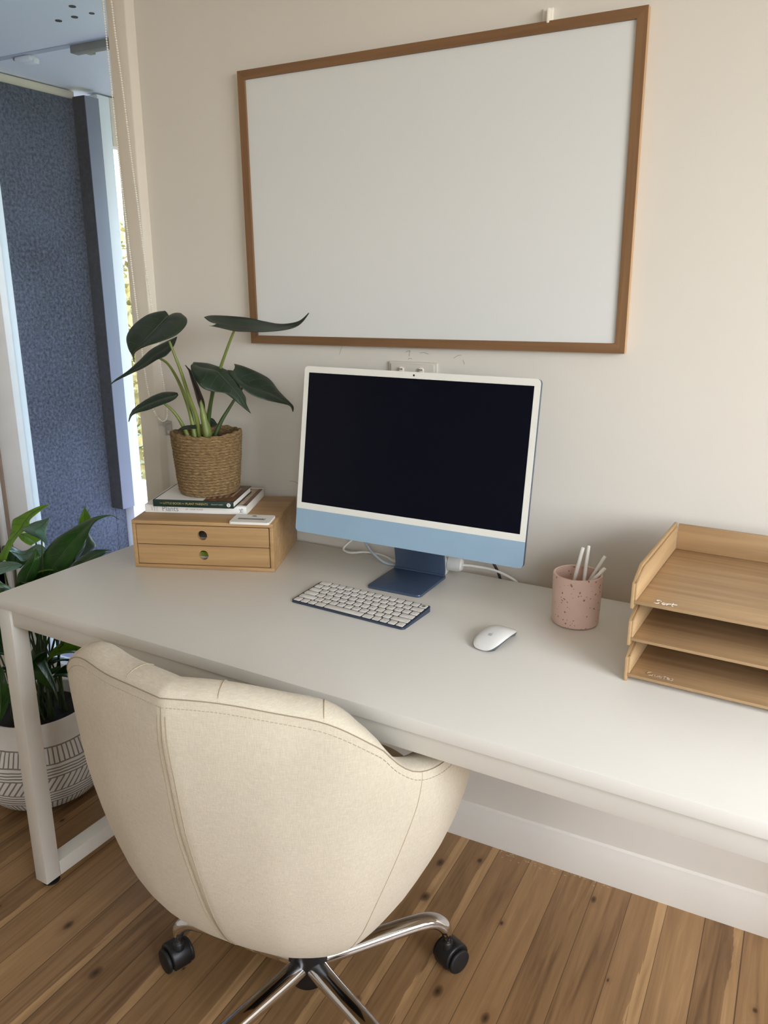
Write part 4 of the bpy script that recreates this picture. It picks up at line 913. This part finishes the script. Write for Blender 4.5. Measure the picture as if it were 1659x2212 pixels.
# ------------------------------------------------------------------ cables behind the computer
def cable(name, pts, r, m, label, extra=None):
    b = BM(); tube(b, catmull(pts, 8), r, 8); o = obj(name, b, m, smooth=70); tag(o, label, 'cable'); return o
for nm, pts, r, m, lb in CABLES: cable(nm, pts, r, M[m], lb)
t = thing('power_adapter', 'white round-ended plug on the desk behind the computer stand', 'plug', PLUG_AT, rad(8))
b = BM(); tube(b, [(-.03, 0, .0245), (-.004, 0, .0245), (-.001, 0, .0245)], [.0165, .0165, .015], 24); obj('body', b, M['plug'], t)
b = BM(); tube(b, [(-.0005, 0, .0245), (.004, 0, .0245)], [.0155, .012], 20); obj('collar', b, M['cable'], t)
b = BM(); box(b, -.05, -.031, -.016, .016, .0005, .038, .003); obj('block', b, M['cable'], t)
# ------------------------------------------------------------------ chair
CX, CY = -.571, -.641
chair = thing('office_chair', 'cream upholstered tub swivel chair with chrome base pulled up to the desk', 'chair', (CX, CY, 0), CHAIR_RZ)
def lerp_tab(tab, v):
    if v <= tab[0][0]: return tab[0][1]
    for (a, x), (c, y) in zip(tab, tab[1:]):
        if v <= c:
            t = (v-a)/(c-a); return x+(y-x)*t
    return tab[-1][1]
def smooth_tab(tab, v):
    # monotone-ish smooth interpolation (catmull on the table)
    for i in range(len(tab)-1):
        if v <= tab[i+1][0] or i == len(tab)-2:
            a, c = tab[i], tab[i+1]; p = tab[max(i-1, 0)]; q = tab[min(i+2, len(tab)-1)]
            h = c[0]-a[0]; t = min(max((v-a[0])/h, 0), 1)
            m0 = (c[1]-p[1])/(c[0]-p[0]) if c[0] != p[0] else 0; m1 = (q[1]-a[1])/(q[0]-a[0]) if q[0] != a[0] else 0
            return (2*t**3-3*t*t+1)*a[1]+(t**3-2*t*t+t)*h*m0+(-2*t**3+3*t*t)*c[1]+(t**3-t*t)*h*m1
QX = [(0, 0), (.12, .25), (.25, .52), (.38, .81), (.5, .97), (.62, 1), (.8, .985), (1, .9)]
QY = [(0, -1), (.12, -.925), (.25, -.82), (.38, -.65), (.5, -.34), (.62, 0), (.8, .45), (1, 1)]
QYL = [(0, -1), (.12, -.985), (.25, -.93), (.38, -.74), (.5, -.38), (.62, 0), (.8, .45), (1, 1)]
AR = [(.300, .200), (.318, .224), (.36, .252), (.4, .270), (.5, .298), (.6, .316), (.7, .328), (.78, .335), (.86, .337)]
AA = [(.300, .195), (.318, .216), (.36, .250), (.4, .280), (.5, .332), (.6, .356), (.66, .345), (.70, .326), (.86, .315)]
BT = [(.300, .178), (.318, .196), (.36, .222), (.42, .246), (.5, .267), (.59, .286), (.70, .303), (.78, .312), (.86, .306)]
FT = [(.30, .14), (.36, .19), (.5, .235), (.6, .24), (.84, .22)]
ZT = [(0, .841), (.12, .838), (.25, .822), (.33, .803), (.41, .755), (.45, .712), (.49, .680), (.55, .664), (.62, .659), (.8, .659), (1, .65)]
def rim_z(s): return smooth_tab(ZT, abs(s))+(.020*math.exp(-((s+.30)/.10)**2) if s < 0 else 0)
def plan(s, z):
    a = abs(s); qx = smooth_tab(QX, a); w = min(max((.81-z)/.45, 0), 1)
    qy = smooth_tab(QY, a)*(1-w)+smooth_tab(QYL, a)*w
    k = min(max((a-.38)/.24, 0), 1); k = k*k*(3-2*k)
    x = (smooth_tab(AR, z)*(1-k)+smooth_tab(AA, z)*k)*qx*(1 if s >= 0 else -1)+.018*min(1, max(0, (.60-z)/.3))
    y = (smooth_tab(BT, z) if qy < 0 else smooth_tab(FT, z))*qy
    return Vector((x, y, z))
def outer(s, t):
    """t 0 at the rim, 1 at the bottom edge"""
    zt = rim_z(s); return plan(s, zt+(.303-zt)*t)
def nrm(s, z):
    d = plan(min(s+.01, 1), z)-plan(max(s-.01, -1), z)
    n = Vector((d.y, -d.x, 0)); n.normalize(); return n     # outward
NS = 120
ss = [-1+2*i/NS for i in range(NS+1)]
TT = [0, .012, .03, .06, .1, .16, .23, .3, .38, .46, .54, .62, .7, .77, .83, .88, .92, .95, .975, 1]
b = BM(); cols = []
for s in ss:
    col = []
    for t in TT[::-1]:
        p = outer(s, t)
        g = max(0, 1-abs(s)/.014)*.0025*min(1, t*6)
        p -= nrm(s, p.z)*g
        col.append(b.verts.new(p))
    cols.append(col)
# underside
c0 = b.verts.new((0, .02, .292)); inner_ring = []
for s, col in zip(ss, cols):
    p = col[0].co; inner_ring.append(b.verts.new((p.x*.82, p.y*.82, .298)))
for i in range(NS):
    for k in range(len(TT)-1): b.faces.new((cols[i][k], cols[i+1][k], cols[i+1][k+1], cols[i][k+1]))
    b.faces.new((inner_ring[i], inner_ring[i+1], cols[i+1][0], cols[i][0])); b.faces.new((c0, inner_ring[i+1], inner_ring[i]))
shell = obj('outer_shell', b, M['fabric'], chair, smooth=70)
# rim band rolling over the top and the inner face down to the seat
b = BM(); cols = []
TH = .058
for s in ss:
    p = outer(s, 0); n = nrm(s, p.z); col = []
    fade = min(1, (1-abs(s))*10+.25)
    for u, h in ((0, 0), (.03, .0045), (.12, .0095), (.28, .0140), (.5, .0160), (.72, .0140), (.88, .0085), (.97, .002), (1, -.006)):
        col.append(b.verts.new(p-n*TH*u+Vector((0, 0, h*(1-.5*min(1, max(0, (abs(s)-.4)/.06)))))))
    top = p-n*TH
    zb = .43
    for k in range(1, 9):
        f = k/8; z = (p.z-.006)*(1-f)+zb*f
        q = top+Vector((0, 0, z-p.z))-n*(.018*math.sin(f*PI*.6)); 
        lim = plan(s, max(z, .34)); q2 = lim-n*(TH+.012*f)
        q = Vector((q2.x, q2.y, z)) if f > .25 else q.lerp(Vector((q2.x, q2.y, z)), f*4)
        col.append(b.verts.new(q))
    cols.append(col)
for i in range(NS):
    for k in range(len(cols[0])-1): b.faces.new((cols[i][k], cols[i+1][k], cols[i+1][k+1], cols[i][k+1]))
obj('rim_band', b, M['fabric'], chair, smooth=70)
# arm fronts
for sg in (-1, 1):
    b = BM(); oc = [outer(sg, t) for t in TT]; n = nrm(sg, .6)
    ins = [Vector((p.x, p.y, p.z))-n*(TH+.002) for p in oc]
    v1 = [b.verts.new(p) for p in oc]; v2 = [b.verts.new(p+Vector((0, .012, 0))-n*.012) for p in oc]; v3 = [b.verts.new(p+Vector((0, .012, 0))+n*.010) for p in ins]; v4 = [b.verts.new(p) for p in ins]
    for A, B2 in ((v1, v2), (v2, v3), (v3, v4)):
        for i in range(len(A)-1): b.faces.new((A[i], A[i+1], B2[i+1], B2[i]))
    obj('arm_front', b, M['fabric'], chair, smooth=70)
# seat cushion
b = BM(); rows_ = []
for k, (sc, z) in enumerate(((.80, .33), (.86, .36), (.86, .42), (.85, .455), (.80, .472), (.6, .482), (.3, .486))):
    ring = []
    for i in range(56):
        a = 2*PI*i/56; c, s_ = math.cos(a), math.sin(a)
        x = .285*sc*math.copysign(abs(c)**.6, c); y = .03+.235*sc*math.copysign(abs(s_)**.6, s_)*(1.18 if s_ > 0 else .86)
        ring.append(b.verts.new((x, y, z)))
    rows_.append(ring)
for A, B2 in zip(rows_, rows_[1:]):
    for i in range(56): b.faces.new((A[i], A[(i+1) % 56], B2[(i+1) % 56], B2[i]))
b.faces.new(rows_[-1]); b.faces.new(rows_[0][::-1])
obj('seat_cushion', b, M['fabric'], chair, smooth=70)
# seams
def on_shell(s, t, d=.0008): p = outer(s, t); return p+nrm(s, p.z)*d
b = BM()
tube(b, [on_shell(s, 0, .0002)+Vector((0, 0, .0003)) for s in ss[4:-4]], .0009, 5)
welt = obj('welt_seam', b, M['fold'], chair, smooth=80)
b = BM(); dt = lambda s: .014/(rim_z(s)-.303)
R8 = random.Random(8)
for i in range(6, NS-6):
    for q in (.08, .58):
        a = ss[i]+(2/NS)*q; c = a+(2/NS)*.33
        tube(b, [on_shell(a, dt(a), .0001), on_shell(c, dt(c), .0001)], .0007, 4)
o = obj('stitch_line', b, M['seam'], chair, smooth=80); o['kind'] = 'stuff'
b = BM(); tube(b, [on_shell(0, t, -.0012) for t in [i/40 for i in range(41)]], .0010, 5); obj('centre_seam', b, M['fold'], chair, smooth=80)
for sg in (-1, 1):
    b = BM(); tube(b, [on_shell(sg*.009*(1+.5*math.sin(t*PI)), t, .0001) for t in [i/40 for i in range(2, 41)]], .0006, 5); obj('pleat_edge', b, M['seam'], chair, smooth=80)
    b = BM(); tube(b, [on_shell(sg*(.505-.11*t), t, .0001) for t in [i/30 for i in range(31)]], .0007, 5); obj('side_seam', b, M['seam'], chair, smooth=80)
for sa in (-.31, -.115, .115, .31, .58, -.58):
    b = BM(); p = outer(sa, 0); n = nrm(sa, p.z)
    tube(b, [p-n*TH*u+Vector((0, 0, h+.0004)) for u, h in ((.02, .002), (.12, .0095), (.28, .0140), (.5, .0160), (.72, .0140), (.9, .0085))], .0007, 5)
    obj('gusset_seam', b, M['seam'], chair, smooth=80)
# underframe: hub offset, gas lift, five chrome legs
HX, HY = .056, .001
b = BM(); lathe(b, [(.026, .14), (.026, .25), (.03, .252), (.03, .30)], 32, (HX, HY), close_top=True); obj('gas_lift', b, M['black_plastic'], chair)
b = BM(); lathe(b, [(.030, .074), (.036, .076), (.038, .1), (.040, .142), (.044, .150), (.044, .168), (.03, .172)], 40, (HX, HY), close_top=True); obj('hub', b, M['black_plastic'], chair)
b = BM(); box(b, HX-.07, HX+.07, HY-.06, HY+.1, .278, .305, .01); obj('seat_plate', b, M['black_plastic'], chair)
for k in range(5):
    a = rad(SPOKE0+72*k)-CHAIR_RZ
    dx, dy = math.cos(a), math.sin(a)
    def RP(r, z): return Vector((HX+dx*r, HY+dy*r, z))
    b = BM()
    path = catmull([RP(.032, .118), RP(.09, .122), RP(.16, .129), RP(.22, .134), RP(.262, .132), RP(.288, .114), RP(.297, .090), RP(.299, .070)], 6)
    L = len(path); rr_ = [.0215-.003*min(1, i/(L*.6)) if i < L*.72 else max(.009, .0185-.0095*(i/L-.72)/.22) for i in range(L)]
    tube(b, path, rr_, 20, up=(0, 0, 1), flat=.8)
    lg = obj('leg', b, M['chrome'], chair, smooth=80)
    sw = rad(CASTOR[k])
    cx_, cy_ = HX+dx*.299, HY+dy*.299
    ca = Matrix.Translation((cx_, cy_, 0)) @ Matrix.Rotation(a+sw, 4, 'Z')      # castor looks along local x
    b = BM(); prof = []
    for i in range(15):
        g = rad(-25+i*230/14); prof.append((-.012+.0315*math.cos(g), .0295+.0315*math.sin(g)))
    prism(b, prof, -.021, .021, axis='Y', bev=.004); lathe(b, [(.012, .052), (.012, .068), (.009, .071)], 16, (0, 0), close_top=True)
    b.transform(ca); obj('castor_hood', b, M['black_plastic'], chair, smooth=50)
    for sd in (-1, 1):
        b = BM(); n_ = 28; ring = [(.0262*math.cos(2*PI*i/n_)-.012, .0268+.0262*math.sin(2*PI*i/n_)) for i in range(n_)]
        y0, y1 = (.0214, .030) if sd > 0 else (-.030, -.0214)
        prism(b, ring, y0, y1, axis='Y', bev=.003); b.transform(ca); obj('castor_wheel', b, M['black_rubber'], chair, smooth=50)

# ------------------------------------------------------------------ plants
def leaf_mesh(st, sub=5, cols_=6, cup=.18, bow=0):
    """loft through stations (edge, midrib, edge)"""
    A = catmull([s[0] for s in st], sub); Mi = catmull([s[1] for s in st], sub); B2 = catmull([s[2] for s in st], sub)
    b = BM(); grid = []
    for a, m, c in zip(A, Mi, B2):
        row = []
        for j in range(-cols_, cols_+1):
            t = abs(j)/cols_; e = a if j < 0 else c
            p = m.lerp(e, t)
            row.append(b.verts.new(p))
        grid.append(row)
    # puff between midrib and edge, away from the flat chord
    for r in range(len(grid)):
        n = len(grid[r])
        a, m, c = A[r], Mi[r], B2[r]
        nx = (c-a); tn = (Mi[min(r+1, len(Mi)-1)]-Mi[max(r-1, 0)])
        nr = tn.cross(nx)
        if nr.length > 1e-9:
            nr.normalize()
            for j in range(-cols_, cols_+1):
                t = abs(j)/cols_; wd = ((a if j < 0 else c)-m).length
                grid[r][j+cols_].co += nr*(math.sin(t*PI)*wd*cup)
    for r in range(len(grid)-1):
        for j in range(2*cols_): b.faces.new((grid[r][j], grid[r][j+1], grid[r+1][j+1], grid[r+1][j]))
    return b, grid, cols_
CAMDIR = Vector((.75, -.60, .25))
def add_leaf(st, mat, parent, veins=True, vm='vein', cup=.18, rv=.0008, face=None, world=True):
    b, grid, c = leaf_mesh(st, cup=cup)
    b.normal_update()
    s = Vector((0, 0, 0))
    for f in b.faces: s += f.normal*f.calc_area()
    if face is None: face = CAMDIR
    if s.dot(face) < 0: bmesh.ops.reverse_faces(b, faces=list(b.faces)); s = -s
    s = s.normalized() if s.length else Vector((0, 0, 1))
    vb = BM() if veins else None
    if veins:
        L = len(grid)
        mid = [grid[r][c].co+s*.0004 for r in range(2, L-2)]
        tube(vb, mid, [rv*(1-.6*i/len(mid)) for i in range(len(mid))], 5)
        for r in range(L//5, L-8, max(3, L//8)):
            for sd in (-1, 1):
                pts = []
                for k in range(1, c):
                    rr_ = min(L-1, r+int(k*.9)); pts.append(grid[rr_][c+sd*k].co+s*.0003)
                tube(vb, pts, rv*.35, 4)
    o = obj('leaf', b, M[mat], parent, world=world, smooth=80, recalc=False)
    md = o.modifiers.new('thickness', 'SOLIDIFY'); md.thickness = .0006; md.offset = -1
    if veins: obj('veins', vb, M[vm], o, world=world, smooth=80)
    return o
BX, BY = -1.07, -.19
BZ = ZT_BOOKS
al = thing('potted_plant', 'dark-leaved plant in a woven seagrass basket on the books', 'plant', (BX, BY, BZ))
b = BM(); prof = []
rows_n = 21; BH = .150
for i in range(rows_n):
    z0 = BH*i/rows_n
    for k in range(5):
        f = k/5; z = z0+BH/rows_n*f; g = z/BH
        r = .0705+.0135*g**.8 + (-.003 if g < .04 else 0)
        prof.append((r+.0030*math.sin(f*PI)**.6, z+.0002))
prof += [(.085, BH+.002), (.0815, BH+.003), (.079, BH), (.077, BH-.03), (.075, BH-.03)]
lathe(b, prof, 120)
for v in b.verts:
    a = math.atan2(v.co.y, v.co.x); k = mnoise.noise(Vector((math.cos(a)*3, math.sin(a)*3, v.co.z*60)))
    f = 1+.012*k+.006*math.sin(a*46+v.co.z*900)
    v.co.x *= f; v.co.y *= f
    if v.co.z > BH-.012: v.co.z += .0025*math.sin(a*3+1)+.0015*math.sin(a*17)
obj('basket', b, M['rope'], al, smooth=70)
b = BM(); lathe(b, [(.001, BH-.02), (.074, BH-.022)], 40, close_bottom=False); bmesh.ops.holes_fill(b, edges=[e for e in b.edges if e.is_boundary]); obj('soil', b, M['soil'], al)
for k_, (mt, fc, vn) in {'a': ('leaf_dark', (.5, -.5, .7), 1), 'b': ('leaf_dark', (-.75, .6, -.25), 1), 'c': ('leaf_dark', (.2, -.2, 1), 0), 'd': ('leaf_mid', None, 1), 'e': ('leaf_mid', None, 1), 'f': ('leaf_mid', (.4, -.5, .6), 1), 'g': ('leaf_rolled', None, 0), 'h': ('leaf_dark', None, 0), 'i': ('leaf_mid', None, 0)}.items():
    add_leaf(LEAF_A[k_], mt, al, bool(vn), cup=.10, rv=.0008, face=Vector(fc) if fc else None)
for k_, p in STEM_A.items():
    b = BM(); pts = catmull(p, 6); n = len(pts)
    pts = pts+[pts[-1]+Vector((0, 0, -.02))]
    tube(b, pts, [.0029+.0034*(i/n)**1.6 for i in range(n+1)], 10); obj('leaf_stalk', b, M['stem'] if k_ in 'abcf' else M['stem_dark'], al, world=True, smooth=80)
b = BM(); base = Vector((BX+.012, BY-.010, BZ+BH-.03)); 
tube(b, [base, base+Vector((0, 0, .03)), base+Vector((-.006, -.002, .070)), base+Vector((-.012, -.004, .108))], [.012, .0125, .010, .003], 14, flat=.8); obj('leaf_sheath', b, M['stem'], al, world=True, smooth=80)

LX, LY = -1.59, -.365
pl = thing('potted_plant', 'big leafy green plant in a carved white floor pot left of the desk', 'plant', (LX, LY, 0))
b = BM(); lathe(b, POT_PROF, 96); obj('pot', b, M['pot'], pl, smooth=50)
b = BM(); lathe(b, [(.002, .238), (.122, .236)], 48, close_bottom=False); bmesh.ops.holes_fill(b, edges=[e for e in b.edges if e.is_boundary]); obj('soil', b, M['soil'], pl)
LM = {'a': 'lily_lime', 'b': 'lily_pale', 'c': 'lily_lime', 'd': 'lily', 'e': 'lily_pale', 'f': 'lily', 'g': 'lily_lime', 'h': 'lily', 'i': 'lily_pale', 'j': 'lily_pale', 'k': 'lily', 'l': 'lily', 'm': 'lily'}
R5 = random.Random(11)
for k_, st in LEAF_L.items():
    o = add_leaf(st, LM[k_], pl, True, 'lily_vein', cup=.08, rv=.0012)
    foot = Vector(st[-1][1]); rootp = Vector((LX+R5.uniform(-.05, .05), LY+R5.uniform(-.05, .05), .236))
    up = foot.z > rootp.z
    mid = foot.lerp(rootp, .5)+Vector((0, 0, .06)) if foot.z-.236 < .25 else foot.lerp(rootp, .5)
    b = BM(); tube(b, catmull([foot, mid, rootp], 8), [.0022+.0016*i/16 for i in range(17)], 7); obj('leaf_stalk', b, M['stem_dark'], pl, world=True, smooth=80)
def lily_leaf(az, reach, hgt, ln, wd, mat, droop=.5, roll=0):
    base = Vector((LX+R5.uniform(-.06, .06), LY+R5.uniform(-.06, .06), .236))
    d = Vector((math.cos(az), math.sin(az), 0)); side0 = Vector((-d.y, d.x, 0))
    tipb = base+d*reach+Vector((0, 0, hgt))
    b = BM(); ctl = [base, base.lerp(tipb, .5)+Vector((0, 0, .05))-d*reach*.12, tipb]; tube(b, catmull(ctl, 8), .0026, 7); obj('leaf_stalk', b, M['stem_dark'], pl, world=True, smooth=80)
    st = []; ang = 1.0-droop*.3; p = tipb.copy(); Nn = 9
    for i in range(Nn):
        t = i/(Nn-1); w = wd*math.sin(min(1, t*1.08+.05)**.75*PI)**.9*.5 if t < .97 else .0005
        side = side0*math.cos(roll)+Vector((0, 0, 1))*math.sin(roll)
        up = Vector((0, 0, 1))
        st.append([p-side*w+up*w*.35, p.copy(), p+side*w+up*w*.35])
        p = p+(d*math.cos(ang)+up*math.sin(ang))*ln/(Nn-1); ang -= droop*2.1/(Nn-1)
    add_leaf(st, mat, pl, True, 'lily_vein', cup=.12, rv=.0011, face=Vector((0, 0, 1)))
for i in range(LILY_N):
    az = i*2.39996+.4; lv = R5.random()
    dx_ = math.cos(az); 
    reach = .05+.09*R5.random(); 
    if math.cos(az) > .2: reach *= .8
    if math.sin(az) > .35: reach *= .5
    ln_ = .15+.07*R5.random()
    if LY+.06+(reach+ln_)*math.sin(az) > -.05: continue
    lily_leaf(az, reach, .10+.34*lv, ln_, .055+.03*R5.random(), 'lily' if R5.random() < .75 else 'lily_lime', .55+.35*R5.random()+(.4 if math.sin(az) > .35 else 0), R5.uniform(-.4, .4))

# ------------------------------------------------------------------ light
w = bpy.data.worlds.new('sky'); S.world = w; w.use_nodes = True; nt = w.node_tree; nt.nodes.clear()
out = nt.nodes.new('ShaderNodeOutputWorld'); bg = nt.nodes.new('ShaderNodeBackground'); sk = nt.nodes.new('ShaderNodeTexSky')
sk.sky_type = 'NISHITA'; sk.sun_disc = False; sk.sun_elevation = rad(38); sk.sun_rotation = rad(140); sk.air_density = 1.0; sk.dust_density = 2.0; sk.ozone_density = 1.0
hs = nt.nodes.new('ShaderNodeHueSaturation'); hs.inputs['Saturation'].default_value = .7; nt.links.new(sk.outputs[0], hs.inputs['Color']); nt.links.new(hs.outputs[0], bg.inputs[0]); nt.links.new(bg.outputs[0], out.inputs[0]); bg.inputs[1].default_value = SKY
def area(name, loc, rot, sx, sy, power, col):
    l = bpy.data.lights.new(name, 'AREA'); l.shape = 'RECTANGLE'; l.size = sx; l.size_y = sy; l.energy = power; l.color = col
    o = bpy.data.objects.new(name, l); COL.objects.link(o); o.location = loc; o.rotation_euler = rot; return o
area('daylight_right_window', (2.31, (RW[0]+RW[1])/2, (RW[2]+RW[3])/2), (0, PI/2-.5, 0), RW[3]-RW[2]-.1, RW[1]-RW[0]-.1, P_RIGHT, (.97, .985, 1))
area('daylight_front_window', ((FW[0]+FW[1])/2, -3.62, (FW[2]+FW[3])/2), (PI/2-.5, 0, 0), FW[1]-FW[0]-.1, FW[3]-FW[2]-.1, P_FRONT, (.94, .97, 1))
sl = bpy.data.lights.new('sun', 'SUN'); sl.energy = SUN; sl.angle = rad(.6); sl.color = (1, .93, .82); so = bpy.data.objects.new('sun', sl); COL.objects.link(so)
so.rotation_euler = Vector((.3, -.65, -.7)).to_track_quat('-Z', 'Y').to_euler()
S.view_settings.view_transform = 'Standard'; S.view_settings.look = 'None'; S.view_settings.gamma = 1; S.view_settings.exposure = EXPO; S.view_settings.use_curve_mapping = False
S.cycles.use_denoising = True
S.cycles.max_bounces = 8; S.cycles.diffuse_bounces = 5; S.cycles.transparent_max_bounces = 12
S.cycles.sample_clamp_indirect = 6
S.cycles.caustics_reflective = False; S.cycles.caustics_refractive = False
